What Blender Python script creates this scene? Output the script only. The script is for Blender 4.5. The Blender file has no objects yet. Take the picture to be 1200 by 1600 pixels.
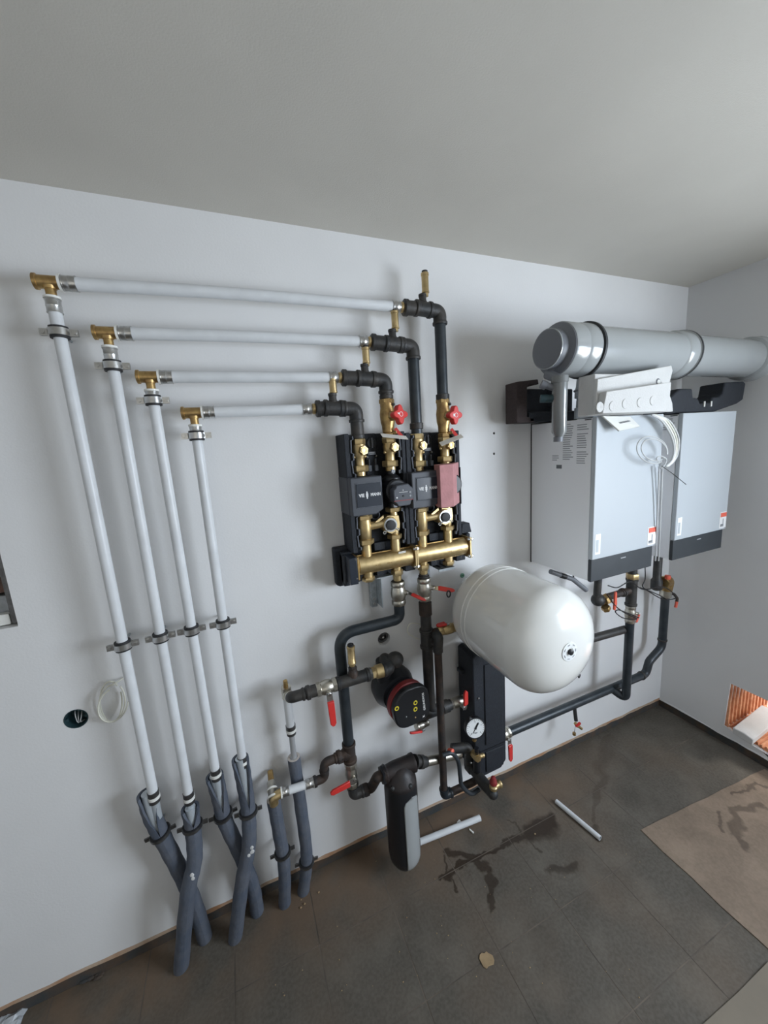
import bpy, bmesh, math, random
from mathutils import Vector, Matrix
random.seed(7)
C = bpy.context.scene.collection
V = Vector
PI = math.pi
# ---------------------------------------------------------------- camera
CAM = V((0.0, -1.45, 1.90))
RIGHT = V((0.92371985, -0.37762117, -0.0643731))
FWD = V((0.36273609, 0.91627231, -0.16990463))
UP = V((0.12314287, 0.13359383, 0.98335574))
FPX = 573.9
cd = bpy.data.cameras.new('camera'); cam = bpy.data.objects.new('camera', cd); C.objects.link(cam)
M = Matrix((RIGHT, UP, -FWD)).transposed().to_4x4(); M.translation = CAM
cam.matrix_world = M
cd.sensor_fit = 'HORIZONTAL'; cd.sensor_width = 36; cd.lens = 36 * FPX / 1200; cd.clip_start = 0.02
bpy.context.scene.camera = cam
# ---------------------------------------------------------------- world, lights, exposure
sc = bpy.context.scene
sc.view_settings.view_transform = 'Standard'; sc.view_settings.look = 'None'
sc.view_settings.gamma = 1; sc.view_settings.use_curve_mapping = False
sc.view_settings.exposure = -0.04
w = bpy.data.worlds.new('sky'); sc.world = w; w.use_nodes = True
w.node_tree.nodes['Background'].inputs[0].default_value = (0.75, 0.86, 1.0, 1)
w.node_tree.nodes['Background'].inputs[1].default_value = 1.6

def area(name, loc, aim, sx, sy, power, col):
    l = bpy.data.lights.new(name, 'AREA'); l.shape = 'RECTANGLE'; l.size = sx; l.size_y = sy
    l.energy = power; l.color = col
    o = bpy.data.objects.new(name, l); C.objects.link(o); o.location = loc
    o.rotation_euler = (V(aim) - V(loc)).to_track_quat('-Z', 'Y').to_euler()
    return o
area('daylight_window', (2.62, -2.10, 1.65), (0.2, -0.6, 1.15), 1.35, 1.10, 96, (0.74, 0.85, 1.0))
area('ground_bounce', (2.60, -2.10, 1.40), (0.3, -1.2, 2.9), 1.2, 0.7, 11, (1.0, 0.88, 0.56))
area('rear_fill', (-0.2, -3.72, 1.6), (0.4, 0, 1.7), 3.4, 1.8, 11, (1.0, 0.93, 0.80))  # added soft warm fill lamp behind the camera; the rear wall has no opening
area('daylight_breach', (3.45, -0.95, 0.75), (2.7, -0.38, 0.2), 0.30, 0.30, 15, (1.0, 0.95, 0.88))

# ---------------------------------------------------------------- placing helper: a wall coordinate seen at a pixel, at a known distance from the wall
def P(px, py, y=None, x=None, z=None):
    d = RIGHT * (px - 600) + FWD * FPX - UP * (py - 800)
    if y is not None: t = (y - CAM.y) / d.y
    elif x is not None: t = (x - CAM.x) / d.x
    else: t = (z - CAM.z) / d.z
    return CAM + d * t

# ---------------------------------------------------------------- materials
MT = {}
def mat(name, col, rough=0.5, metal=0.0, noise=0.0, scale=20, col2=None, bump=0.0, bscale=60, coat=0.0, spec=0.5, trans=0.0, emit=None):
    m = bpy.data.materials.new(name); m.use_nodes = True
    nt = m.node_tree; b = nt.nodes['Principled BSDF']
    b.inputs['Roughness'].default_value = rough; b.inputs['Metallic'].default_value = metal
    b.inputs['Coat Weight'].default_value = coat; b.inputs['Coat Roughness'].default_value = 0.06
    b.inputs['Specular IOR Level'].default_value = spec
    b.inputs['Transmission Weight'].default_value = trans
    tc = nt.nodes.new('ShaderNodeNewGeometry')
    if noise > 0 or col2:
        n = nt.nodes.new('ShaderNodeTexNoise'); n.inputs['Scale'].default_value = scale; n.inputs['Detail'].default_value = 6
        nt.links.new(tc.outputs['Position'], n.inputs['Vector'])
        r = nt.nodes.new('ShaderNodeMapRange'); r.inputs[1].default_value = 0.35; r.inputs[2].default_value = 0.68
        nt.links.new(n.outputs['Fac'], r.inputs[0])
        mx = nt.nodes.new('ShaderNodeMix'); mx.data_type = 'RGBA'
        c2 = col2 if col2 else tuple(c * (1 - noise) for c in col)
        mx.inputs[6].default_value = (*col, 1); mx.inputs[7].default_value = (*c2, 1)
        nt.links.new(r.outputs[0], mx.inputs[0]); nt.links.new(mx.outputs[2], b.inputs['Base Color'])
    else:
        b.inputs['Base Color'].default_value = (*col, 1)
    if bump > 0:
        n2 = nt.nodes.new('ShaderNodeTexNoise'); n2.inputs['Scale'].default_value = bscale; n2.inputs['Detail'].default_value = 4
        nt.links.new(tc.outputs['Position'], n2.inputs['Vector'])
        bp = nt.nodes.new('ShaderNodeBump'); bp.inputs['Strength'].default_value = bump; bp.inputs['Distance'].default_value = 0.003
        nt.links.new(n2.outputs['Fac'], bp.inputs['Height']); nt.links.new(bp.outputs['Normal'], b.inputs['Normal'])
    MT[name] = m; return m
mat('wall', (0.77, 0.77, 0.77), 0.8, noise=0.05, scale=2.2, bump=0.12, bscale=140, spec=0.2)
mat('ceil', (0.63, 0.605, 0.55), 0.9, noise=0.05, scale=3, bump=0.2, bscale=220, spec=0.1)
mat('plaster_edge', (0.46, 0.36, 0.27), 0.9, col2=(0.40, 0.22, 0.12), scale=9, bump=0.6, bscale=90)
mat('edge_foam', (0.045, 0.05, 0.052), 0.9, col2=(0.09, 0.06, 0.04), scale=14, bump=0.6)
mat('white_pipe', (0.70, 0.72, 0.74), 0.35, noise=0.10, scale=14, spec=0.4)
mat('alu', (0.62, 0.64, 0.66), 0.38, 0.6, noise=0.1)
mat('steel', (0.62, 0.62, 0.61), 0.28, 1.0, noise=0.2, scale=60)
mat('dark_steel', (0.20, 0.20, 0.20), 0.35, 0.9, noise=0.3, scale=60)
mat('nickel', (0.60, 0.57, 0.50), 0.34, 1.0, noise=0.25, scale=40)
mat('galv', (0.55, 0.60, 0.63), 0.4, 0.9, noise=0.3, scale=50)
mat('brass', (0.64, 0.49, 0.26), 0.40, 0.9, col2=(0.50, 0.37, 0.18), scale=45)
mat('brass_dull', (0.52, 0.36, 0.15), 0.42, 0.9, col2=(0.32, 0.20, 0.09), scale=50)
mat('iron', (0.026, 0.028, 0.030), 0.5, 0.2, col2=(0.058, 0.052, 0.046), scale=22, bump=0.3, bscale=160)
mat('iron_blue', (0.020, 0.028, 0.036), 0.38, 0.2, col2=(0.042, 0.050, 0.056), scale=16, bump=0.12)
mat('dark_iron', (0.012, 0.011, 0.012), 0.5, col2=(0.030, 0.020, 0.018), scale=18, bump=0.4)
mat('rust_iron', (0.026, 0.024, 0.024), 0.6, 0.2, col2=(0.068, 0.043, 0.031), scale=24, bump=0.5, bscale=150)
mat('epp', (0.016, 0.020, 0.028), 0.72, noise=0.3, scale=90, bump=0.6, bscale=260)
mat('epp_edge', (0.12, 0.13, 0.15), 0.8, noise=0.3, scale=90, bump=0.5, bscale=260)
mat('epp_brown', (0.05, 0.035, 0.035), 0.8, noise=0.3, scale=90, bump=0.5, bscale=260)
mat('panel_grey', (0.058, 0.064, 0.078), 0.5, noise=0.08)
mat('panel_dark', (0.022, 0.028, 0.04), 0.3)
mat('black', (0.010, 0.011, 0.014), 0.4)
mat('rubber', (0.018, 0.018, 0.02), 0.6)
mat('red', (0.62, 0.035, 0.03), 0.35, coat=0.3)
mat('dark_red', (0.22, 0.018, 0.02), 0.5)
mat('orange_red', (0.75, 0.12, 0.07), 0.5)
mat('pink_foam', (0.50, 0.24, 0.245), 0.85, noise=0.15, scale=30, bump=0.4, bscale=120)
mat('foam_grey', (0.075, 0.092, 0.125), 0.82, col2=(0.11, 0.12, 0.145), scale=18, bump=0.8, bscale=70)
mat('foam_inside', (0.55, 0.50, 0.46), 0.85)
mat('lining', (0.55, 0.60, 0.64), 0.35, 0.4)
mat('tank', (0.80, 0.80, 0.77), 0.22, coat=0.7, noise=0.04, scale=3)
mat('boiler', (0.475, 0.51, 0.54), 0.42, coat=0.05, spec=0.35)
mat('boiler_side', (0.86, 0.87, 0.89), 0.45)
mat('boiler_dark', (0.030, 0.036, 0.043), 0.45, noise=0.1)
mat('flue', (0.36, 0.38, 0.385), 0.22, coat=0.5, noise=0.05, scale=5)
mat('trap_grey', (0.19, 0.20, 0.20), 0.25, coat=0.5)
mat('flue_cap', (0.16, 0.17, 0.19), 0.45)
mat('gasket', (0.03, 0.032, 0.035), 0.6)
mat('white_foam', (0.60, 0.60, 0.59), 0.9, bump=0.5, bscale=160, noise=0.04)
mat('white_plastic', (0.80, 0.80, 0.76), 0.4)
mat('paper', (0.78, 0.77, 0.72), 0.8, noise=0.06)
mat('print', (0.16, 0.17, 0.18), 0.8)
mat('print_light', (0.34, 0.35, 0.37), 0.8)
mat('white_print', (0.80, 0.80, 0.80), 0.6)
mat('yellow', (0.75, 0.62, 0.05), 0.5)
mat('dial', (0.80, 0.82, 0.82), 0.3)
mat('box_teal', (0.02, 0.055, 0.065), 0.6, noise=0.4, scale=60)
mat('green', (0.12, 0.28, 0.19), 0.6)
mat('cable_cream', (0.70, 0.69, 0.60), 0.5)
mat('cable_grey', (0.52, 0.53, 0.53), 0.5)
mat('cable_black', (0.012, 0.012, 0.014), 0.5)
mat('clay', (0.52, 0.20, 0.095), 0.8, col2=(0.70, 0.36, 0.20), scale=30, bump=0.7, bscale=80)
mat('joint', (0.155, 0.125, 0.10), 0.95, col2=(0.08, 0.07, 0.06), scale=12)
mat('board', (0.30, 0.21, 0.145), 0.75, col2=(0.225, 0.155, 0.11), scale=5, bump=0.3, bscale=90)
mat('board_pale', (0.20, 0.17, 0.13), 0.8, noise=0.15, scale=6)
mat('debris', (0.38, 0.27, 0.15), 0.9, noise=0.3)
mat('brick_dull', (0.20, 0.11, 0.085), 0.9, col2=(0.10, 0.08, 0.07), scale=20, bump=0.6)
mat('film', (0.50, 0.53, 0.56), 0.3, noise=0.4, scale=30, bump=0.6)

def node_floor(name, base, base2, rust, stains, dustline=True):
    """dark stone-look tile with rusty dust near the back wall and stains that have a shape of their own"""
    m = bpy.data.materials.new(name); m.use_nodes = True; nt = m.node_tree; N = nt.nodes; L = nt.links
    b = N['Principled BSDF']; b.inputs['Specular IOR Level'].default_value = 0.35
    g = N.new('ShaderNodeNewGeometry')
    def noise(s, d=6):
        n = N.new('ShaderNodeTexNoise'); n.inputs['Scale'].default_value = s; n.inputs['Detail'].default_value = d
        L.new(g.outputs['Position'], n.inputs['Vector']); return n
    def math_(op, a, bb, clamp=False):
        x = N.new('ShaderNodeMath'); x.operation = op; x.use_clamp = clamp
        for i, v in enumerate((a, bb)):
            if v is None: continue
            if isinstance(v, (int, float)): x.inputs[i].default_value = v
            else: L.new(v, x.inputs[i])
        return x.outputs[0]
    def rng(v, a, bb, c=0, d=1):
        r = N.new('ShaderNodeMapRange'); r.interpolation_type = 'SMOOTHSTEP'
        L.new(v, r.inputs[0])
        for i, q in enumerate((a, bb, c, d)): r.inputs[i + 1].default_value = q
        return r.outputs[0]
    def mix(f, a, bb):
        x = N.new('ShaderNodeMix'); x.data_type = 'RGBA'
        if isinstance(f, float): x.inputs[0].default_value = f
        else: L.new(f, x.inputs[0])
        for i, v in ((6, a), (7, bb)):
            if isinstance(v, tuple): x.inputs[i].default_value = (*v, 1)
            else: L.new(v, x.inputs[i])
        return x.outputs[2]
    n1 = noise(90, 4); n2 = noise(4.5)
    col = mix(rng(n1.outputs['Fac'], .3, .7), base, base2)
    nb = noise(7, 3); col = mix(math_('MULTIPLY', rng(nb.outputs['Fac'], .42, .70), .35), col, tuple(c * 1.55 for c in base2))
    nd_ = noise(3.1, 4); col = mix(math_('MULTIPLY', rng(nd_.outputs['Fac'], .50, .72), .35), col, tuple(c * .5 for c in base))
    sx = N.new('ShaderNodeSeparateXYZ'); L.new(g.outputs['Position'], sx.inputs[0])
    if dustline:
        band = rng(sx.outputs['Y'], -0.42, -0.02)
        f = math_('MULTIPLY', band, rng(n2.outputs['Fac'], .36, .62), True)
        f = math_('MULTIPLY', f, rng(sx.outputs['X'], 1.9, 1.2), True)
        col = mix(math_('MULTIPLY', f, .85), col, rust)
        n3 = noise(2.0); col = mix(math_('MULTIPLY', rng(n3.outputs['Fac'], .45, .7), .3), col, rust)
    # warped position for the stains
    nw = noise(11, 5)
    off = N.new('ShaderNodeVectorMath'); off.operation = 'MULTIPLY_ADD'
    L.new(nw.outputs['Color'], off.inputs[0]); off.inputs[1].default_value = (.13, .13, 0); off.inputs[2].default_value = (-.065, -.065, 0)
    ad = N.new('ShaderNodeVectorMath'); ad.operation = 'ADD'; L.new(g.outputs['Position'], ad.inputs[0]); L.new(off.outputs[0], ad.inputs[1])
    tot = None
    for (x0, y0, x1, y1, r, amt) in stains:
        a = V((x0, y0, 0)); d = V((x1, y1, 0)) - a; l2 = d.length_squared
        s1 = N.new('ShaderNodeVectorMath'); s1.operation = 'SUBTRACT'; L.new(ad.outputs[0], s1.inputs[0]); s1.inputs[1].default_value = a
        dt = N.new('ShaderNodeVectorMath'); dt.operation = 'DOT_PRODUCT'; L.new(s1.outputs[0], dt.inputs[0]); dt.inputs[1].default_value = d / l2
        h = math_('ADD', dt.outputs['Value'], 0, True)
        sc_ = N.new('ShaderNodeVectorMath'); sc_.operation = 'SCALE'; sc_.inputs[0].default_value = d; L.new(h, sc_.inputs['Scale'])
        s2 = N.new('ShaderNodeVectorMath'); s2.operation = 'SUBTRACT'; L.new(s1.outputs[0], s2.inputs[0]); L.new(sc_.outputs[0], s2.inputs[1])
        ln = N.new('ShaderNodeVectorMath'); ln.operation = 'LENGTH'; L.new(s2.outputs[0], ln.inputs[0])
        v = rng(ln.outputs['Value'], r, r * .45, 0, amt)
        tot = v if tot is None else math_('MAXIMUM', tot, v)
    if tot is not None: col = mix(tot, col, (0.022, 0.012, 0.006))
    L.new(col, b.inputs['Base Color'])
    if tot is not None:
        L.new(rng(tot, 0, .9, .75, .42), b.inputs['Roughness'])
    else: b.inputs['Roughness'].default_value = .75
    bp = N.new('ShaderNodeBump'); bp.inputs['Strength'].default_value = .25; bp.inputs['Distance'].default_value = .002
    L.new(n1.outputs['Fac'], bp.inputs['Height']); L.new(bp.outputs[0], b.inputs['Normal'])
    MT[name] = m
ST = [(1.25, -.28, 1.12, -.28, .058, .85), (1.13, -.28, .97, -.27, .022, .8), (.97, -.27, .62, -.28, .014, .8), (.70, -.19, .78, -.26, .022, .75),
      (.80, -.27, .85, -.33, .024, .75), (.85, -.33, .75, -.44, .016, .7), (.69, -.22, .66, -.33, .009, .7), (1.2, -.48, 1.08, -.44, .022, .6),
      (1.44, -.39, 1.40, -.44, .02, .6), (1.92, -.08, 1.45, -.36, .02, .35), (1.07, -.2, 1.10, -.36, .006, .6), (2.0, -.05, 1.7, -.2, .05, .25)]
node_floor('tile', (0.083, 0.074, 0.060), (0.112, 0.099, 0.082), (0.165, 0.112, 0.074), ST)
node_floor('board_stained', (0.20, 0.15, 0.11), (0.235, 0.178, 0.132), (0.2, 0.1, 0.05),
           [(1.95, -.72, 2.1, -.62, .03, .5), (2.1, -.62, 2.25, -.68, .025, .5), (2.2, -.56, 2.4, -.62, .012, .55), (1.95, -.66, 2.02, -.6, .012, .5)], False)

# ---------------------------------------------------------------- mesh toolkit
OFF = {}
def perp(d):
    a = V((0, 0, 1)) if abs(d.z) < .9 else V((1, 0, 0))
    u = d.cross(a).normalized(); return u, d.cross(u).normalized()
class G:
    def __init__(s): s.v = []; s.f = []
    def add(s, vs, fs):
        o = len(s.v); s.v += [V(v) for v in vs]; s.f += [tuple(i + o for i in f) for f in fs]; return s
    def box(s, x0, x1, y0, y1, z0, z1):
        x0, x1 = sorted((x0, x1)); y0, y1 = sorted((y0, y1)); z0, z1 = sorted((z0, z1))
        return s.add([(x0, y0, z0), (x1, y0, z0), (x1, y1, z0), (x0, y1, z0), (x0, y0, z1), (x1, y0, z1), (x1, y1, z1), (x0, y1, z1)],
                     [(0, 3, 2, 1), (4, 5, 6, 7), (0, 1, 5, 4), (1, 2, 6, 5), (2, 3, 7, 6), (3, 0, 4, 7)])
    def obox(s, c, u, v, w):     # half vectors
        c, u, v, w = V(c), V(u), V(v), V(w)
        if u.cross(v).dot(w) < 0: w = -w
        q = [c + a * u + b * v + d * w for d in (-1, 1) for a, b in ((-1, -1), (1, -1), (1, 1), (-1, 1))]
        return s.add(q, [(0, 3, 2, 1), (4, 5, 6, 7), (0, 1, 5, 4), (1, 2, 6, 5), (2, 3, 7, 6), (3, 0, 4, 7)])
    def prism(s, poly, vec):
        vec = V(vec); n = len(poly); p = [V(q) for q in poly]
        nor = V((0, 0, 0))
        for i in range(n): nor += (p[i] - p[0]).cross(p[(i + 1) % n] - p[0])
        if nor.dot(vec) < 0: p.reverse()
        return s.add(p + [q + vec for q in p], [tuple(range(n - 1, -1, -1)), tuple(range(n, 2 * n))] + [(i, (i + 1) % n, n + (i + 1) % n, n + i) for i in range(n)])
    def lathe(s, p0, d, prof, n=20, cap=True, sq=None, ph=0.0):
        p0 = V(p0); d = V(d).normalized(); u, w_ = perp(d); vs = []; fs = []
        for t, r in prof:
            for i in range(n):
                a = 2 * PI * i / n + ph; vs.append(p0 + d * t + (u * math.cos(a) + w_ * math.sin(a)) * r)
        for k in range(len(prof) - 1):
            for i in range(n):
                j = (i + 1) % n; fs.append((k * n + i, k * n + j, (k + 1) * n + j, (k + 1) * n + i))
        if cap:
            fs.append(tuple(range(n - 1, -1, -1))); m = (len(prof) - 1) * n; fs.append(tuple(m + i for i in range(n)))
        return s.add(vs, fs)
    def cyl(s, p0, p1, r, r2=None, n=20):
        d = V(p1) - V(p0); return s.lathe(p0, d, [(0, r), (d.length, r if r2 is None else r2)], n)
    def hex(s, p0, p1, r, n=6, ph=0.3):
        d = V(p1) - V(p0); l = d.length; return s.lathe(p0, d, [(0, r * .93), (l * .12, r), (l * .88, r), (l, r * .93)], n, ph=ph)
    def ring(s, p, d, ro, ri, h, n=28):
        p = V(p); d = V(d).normalized()
        return s.lathe(p, d, [(-h / 2, ri), (-h / 2, ro), (h / 2, ro), (h / 2, ri), (-h / 2, ri)], n, cap=False)
    def torus(s, c, d, R_, r, n=28, m=8):
        u, w_ = perp(V(d).normalized())
        pts = [V(c) + (u * math.cos(2 * PI * i / n) + w_ * math.sin(2 * PI * i / n)) * R_ for i in range(n)]
        return s.sweep(pts, r, m, True)
    def sweep(s, pts, r, n=14, closed=False, cap=True):
        pts = [V(p) for p in pts]; m = len(pts); rr = r if isinstance(r, (list, tuple)) else [r] * m
        T = []
        for i in range(m):
            a = pts[(i - 1) % m] if (closed or i > 0) else pts[i]; b = pts[(i + 1) % m] if (closed or i < m - 1) else pts[i]
            T.append((b - a).normalized())
        u, _ = perp(T[0]); vs = []; fs = []
        for i in range(m):
            u = (u - T[i] * u.dot(T[i])).normalized(); w_ = T[i].cross(u)
            for k in range(n):
                a = 2 * PI * k / n; vs.append(pts[i] + (u * math.cos(a) + w_ * math.sin(a)) * rr[i])
        last = m if closed else m - 1
        # closed: match frame offset roughly by using nearest index
        sh = 0
        if closed:
            best = 1e9
            for q in range(n):
                d = (vs[(m - 1) * n] - vs[q]).length
                if d < best: best = d; sh = q
        for i in range(last):
            for k in range(n):
                j = (k + 1) % n
                if i < m - 1: fs.append((i * n + k, i * n + j, (i + 1) * n + j, (i + 1) * n + k))
                else: fs.append((i * n + k, i * n + j, (j + sh) % n, (k + sh) % n))
        if cap and not closed:
            fs.append(tuple(range(n - 1, -1, -1))); fs.append(tuple((m - 1) * n + k for k in range(n)))
        return s.add(vs, fs)
    def tube(s, pts, r, n=16, fil=0.03, seg=7):
        return s.sweep(fillet(pts, fil, seg), r, n)
    def ball(s, c, rx, ry=None, rz=None, n=18, m=10):
        ry = rx if ry is None else ry; rz = rx if rz is None else rz; c = V(c); vs = [c + V((0, 0, rz))]; fs = []
        for i in range(1, m):
            t = PI * i / m
            for k in range(n):
                a = 2 * PI * k / n; vs.append(c + V((rx * math.sin(t) * math.cos(a), ry * math.sin(t) * math.sin(a), rz * math.cos(t))))
        vs.append(c - V((0, 0, rz))); e = len(vs) - 1
        for k in range(n):
            j = (k + 1) % n; fs.append((0, 1 + k, 1 + j)); fs.append((e, 1 + (m - 2) * n + j, 1 + (m - 2) * n + k))
            for i in range(m - 2): fs.append((1 + i * n + k, 1 + (i + 1) * n + k, 1 + (i + 1) * n + j, 1 + i * n + j))
        return s.add(vs, fs)
    def build(s, name, material, parent=None, bevel=0, smooth=True, org=None):
        if parent is not None: o = OFF[parent.name]
        elif org is not None: o = V(org)
        else:
            xs = [v.x for v in s.v]; ys = [v.y for v in s.v]; zs = [v.z for v in s.v]
            o = V(((min(xs) + max(xs)) / 2, (min(ys) + max(ys)) / 2, min(zs)))
        me = bpy.data.meshes.new(name); me.from_pydata([v - o for v in s.v], [], s.f); me.validate(); me.update()
        me.materials.append(MT[material])
        if smooth: me.shade_smooth(); me.set_sharp_from_angle(angle=math.radians(38))
        ob = bpy.data.objects.new(name, me); C.objects.link(ob)
        if parent is not None: ob.parent = parent
        else: ob.location = o
        OFF[ob.name] = o
        if bevel:
            b = ob.modifiers.new('bevel', 'BEVEL'); b.width = bevel; b.segments = 2; b.limit_method = 'ANGLE'; b.angle_limit = math.radians(40)
        return ob
def fillet(pts, fil, seg=7):
    pts = [V(p) for p in pts]; out = [pts[0]]
    for i in range(1, len(pts) - 1):
        a, b, c = pts[i - 1], pts[i], pts[i + 1]; d1 = (a - b); d2 = (c - b)
        f = fil[i - 1] if isinstance(fil, (list, tuple)) else fil
        ang = d1.angle(d2); tl = min(f / math.tan(ang / 2), d1.length * .49, d2.length * .49)
        p, q = b + d1.normalized() * tl, b + d2.normalized() * tl
        for k in range(seg + 1):
            t = k / seg; out.append(p * (1 - t) ** 2 + b * 2 * t * (1 - t) + q * t * t)
    out.append(pts[-1]); return out
def smooth_path(ctrl, k=8):
    c = [V(p) for p in ctrl]; c = [c[0] * 2 - c[1]] + c + [c[-1] * 2 - c[-2]]; out = []
    for i in range(1, len(c) - 2):
        for j in range(k):
            t = j / k; a, b, d, e = c[i - 1], c[i], c[i + 1], c[i + 2]
            out.append(.5 * ((2 * b) + (d - a) * t + (2 * a - 5 * b + 4 * d - e) * t * t + (-a + 3 * b - 3 * d + e) * t ** 3))
    out.append(c[-2]); return out
def tag(o, label, cat, group=None):
    o['label'] = label; o['category'] = cat
    if group: o['group'] = group
    return o
def thing(name, label, cat, loc, group=None):
    o = bpy.data.objects.new(name, None); C.objects.link(o); o.location = loc; o.empty_display_size = .05
    OFF[o.name] = V(loc); return tag(o, label, cat, group)
def text(name, s, c, u, up, size, material, parent, ext=.0006, wide=1.0, bold=.012):
    """lettering centred on c, running along u"""
    cu = bpy.data.curves.new(name, 'FONT'); cu.body = s; cu.size = 1; cu.extrude = .02; cu.align_x = 'CENTER'; cu.align_y = 'CENTER'; cu.offset = bold
    to = bpy.data.objects.new('tmp', cu); C.objects.link(to)
    bpy.context.view_layer.update()
    me = bpy.data.meshes.new_from_object(to.evaluated_get(bpy.context.evaluated_depsgraph_get()))
    bpy.data.objects.remove(to)
    u = V(u).normalized(); up = V(up).normalized(); n = u.cross(up); c = V(c) - OFF[parent.name]
    for v in me.vertices: v.co = c + u * v.co.x * size * wide + up * v.co.y * size + n * v.co.z * ext / .02
    me.name = name; me.materials.clear(); me.materials.append(MT[material])
    ob = bpy.data.objects.new(name, me); C.objects.link(ob); ob.parent = parent; OFF[ob.name] = OFF[parent.name]; return ob
def struct(ob): ob['kind'] = 'structure'; return ob
X_, Y_, Z_ = V((1, 0, 0)), V((0, 1, 0)), V((0, 0, 1))

# ================================================================ THE SETTING
RX, CZ, LX, BY = 2.55, 2.70, -2.3, -3.8
def holed_wall(name, outer, holes, depth, to3, material):
    bm = bmesh.new(); es = []
    for loop in [outer] + holes:
        vs = [bm.verts.new(to3(p, 0)) for p in loop]
        for i in range(len(vs)): es.append(bm.edges.new((vs[i], vs[(i + 1) % len(vs)])))
    bmesh.ops.triangle_fill(bm, use_beauty=True, use_dissolve=False, edges=es)
    for loop in [outer] + holes:
        a = [bm.verts.new(to3(p, 0)) for p in loop]; b = [bm.verts.new(to3(p, depth)) for p in loop]
        for i in range(len(a)): j = (i + 1) % len(a); bm.faces.new((a[i], a[j], b[j], b[i]))
    me = bpy.data.meshes.new(name); bm.to_mesh(me); bm.free(); me.materials.append(MT[material])
    o = bpy.data.objects.new(name, me); C.objects.link(o); OFF[o.name] = V((0, 0, 0)); return struct(o)
def circ(cx, cz, r, n=24): return [(cx + r * math.cos(2 * PI * i / n), cz + r * math.sin(2 * PI * i / n)) for i in range(n)]
PB = .058     # plaster stops above the floor
EB = P(119, 1123, y=0); HB = P(600, 998, y=0)
A1 = P(772, 677, y=0); A2 = P(772, 709, y=0)
wall_back = holed_wall('wall_back', [(LX, PB), (RX, PB), (RX, CZ), (LX, CZ)],
    [circ(EB.x, EB.z, .034), circ(HB.x, HB.z, .030), circ(A1.x, A1.z, .006, 8), circ(A2.x, A2.z, .006, 8), [(-1.15, 1.423), (-.69, 1.423), (-.69, 1.93), (-1.15, 1.93)]],
    .14, lambda p, d: (p[0], d, p[1]), 'wall')
struct(G().box(LX, RX + .3, .14, .2, 0, CZ).build('wall_back', 'brick_dull'))
br = [(-.372, .405), (-.366, .25), (-.362, .118), (-.40, .108), (-.47, .095), (-.54, .088), (-.60, .05), (-.68, .062), (-.78, .05), (-.88, .07), (-1.02, .06), (-1.02, .40), (-.8, .412), (-.6, .402)]
wall_right = holed_wall('wall_right', [(0, PB), (BY, PB), (BY, CZ), (0, CZ)], [br, [(-1.40, 1.08), (-2.80, 1.08), (-2.80, 2.22), (-1.40, 2.22)]],
    .30, lambda p, d: (RX + d, p[0], p[1]), 'wall')
struct(G().box(LX - .1, LX, BY, 0, 0, CZ).build('wall_left', 'wall'))
g = G(); g.box(LX, RX, BY - .1, BY, 0, CZ)
struct(g.build('wall_rear', 'wall'))
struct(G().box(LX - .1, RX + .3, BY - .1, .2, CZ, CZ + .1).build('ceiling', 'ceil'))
floor = struct(G().box(LX - .1, RX + .02, BY - .1, .16, -.06, -.0006).build('floor', 'joint'))
# floor tiles, about 31 cm, each a piece of its own near the camera
tx = [-1.16 + .31 * k for k in range(13)]; ty = [.012, -.262] + [-.262 - .30 * k for k in range(1, 5)]
tm = {}
for i in range(len(tx) - 1):
    for j in range(len(ty) - 1):
        a, b = tx[i] + .002, min(tx[i + 1], RX) - .002
        if a > RX - .03: continue
        h = random.uniform(0, .0006)
        G().box(a, b, ty[j + 1] + .002, ty[j] - .002, -.008, h).build('floor_tile', 'tile', floor)
struct(G().box(LX, RX, BY, ty[-1] - .002, -.006, 0).build('floor', 'tile'))
# gap strip under the plaster
struct(G().box(LX, RX + .03, .006, .03, -.01, PB + .002).build('baseboard_back', 'edge_foam'))
struct(G().box(RX + .006, RX + .03, BY, .03, -.01, PB + .002).build('baseboard_right', 'edge_foam'))
def rough_strip(name, p0, p1, out, z0, z1, th, n, material):
    p0, p1, out = V(p0), V(p1), V(out); vs = []; fs = []
    for i in range(n + 1):
        p = p0.lerp(p1, i / n); a = z0 + random.uniform(-.004, .004); b = z1 + random.uniform(-.003, .003)
        vs += [p + V((0, 0, a)), p + V((0, 0, a)) + out * th, p + V((0, 0, b)) + out * th * .6, p + V((0, 0, b))]
    for i in range(n):
        for k in range(4): fs.append((i * 4 + k, i * 4 + (k + 1) % 4, (i + 1) * 4 + (k + 1) % 4, (i + 1) * 4 + k))
    fs += [(0, 1, 2, 3), (n * 4 + 3, n * 4 + 2, n * 4 + 1, n * 4)]
    g = G(); g.add(vs, fs); return struct(g.build(name, material, smooth=False))
rough_strip('trim_1', (LX, .004, 0), (RX - .001, .004, 0), (0, -1, 0), PB - .005, PB + .012, .006, 90, 'plaster_edge')
rough_strip('trim_2', (RX - .002, 0, 0), (RX - .002, -2.4, 0), (-1, 0, 0), PB - .002, PB + .004, .004, 50, 'wall')
# window beyond the frame on the right: frame and glazing bars
g = G()
for (a, b, c, d) in ((-1.40, -1.46, 1.08, 2.22), (-2.74, -2.80, 1.08, 2.22), (-1.40, -2.80, 1.08, 1.14), (-1.40, -2.80, 2.16, 2.22), (-2.06, -2.13, 1.08, 2.22), (-1.40, -2.80, 1.80, 1.84)):
    g.box(RX + .0, RX + .05, a, b, c, d)
struct(g.build('window_1', 'white_plastic'))
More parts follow.
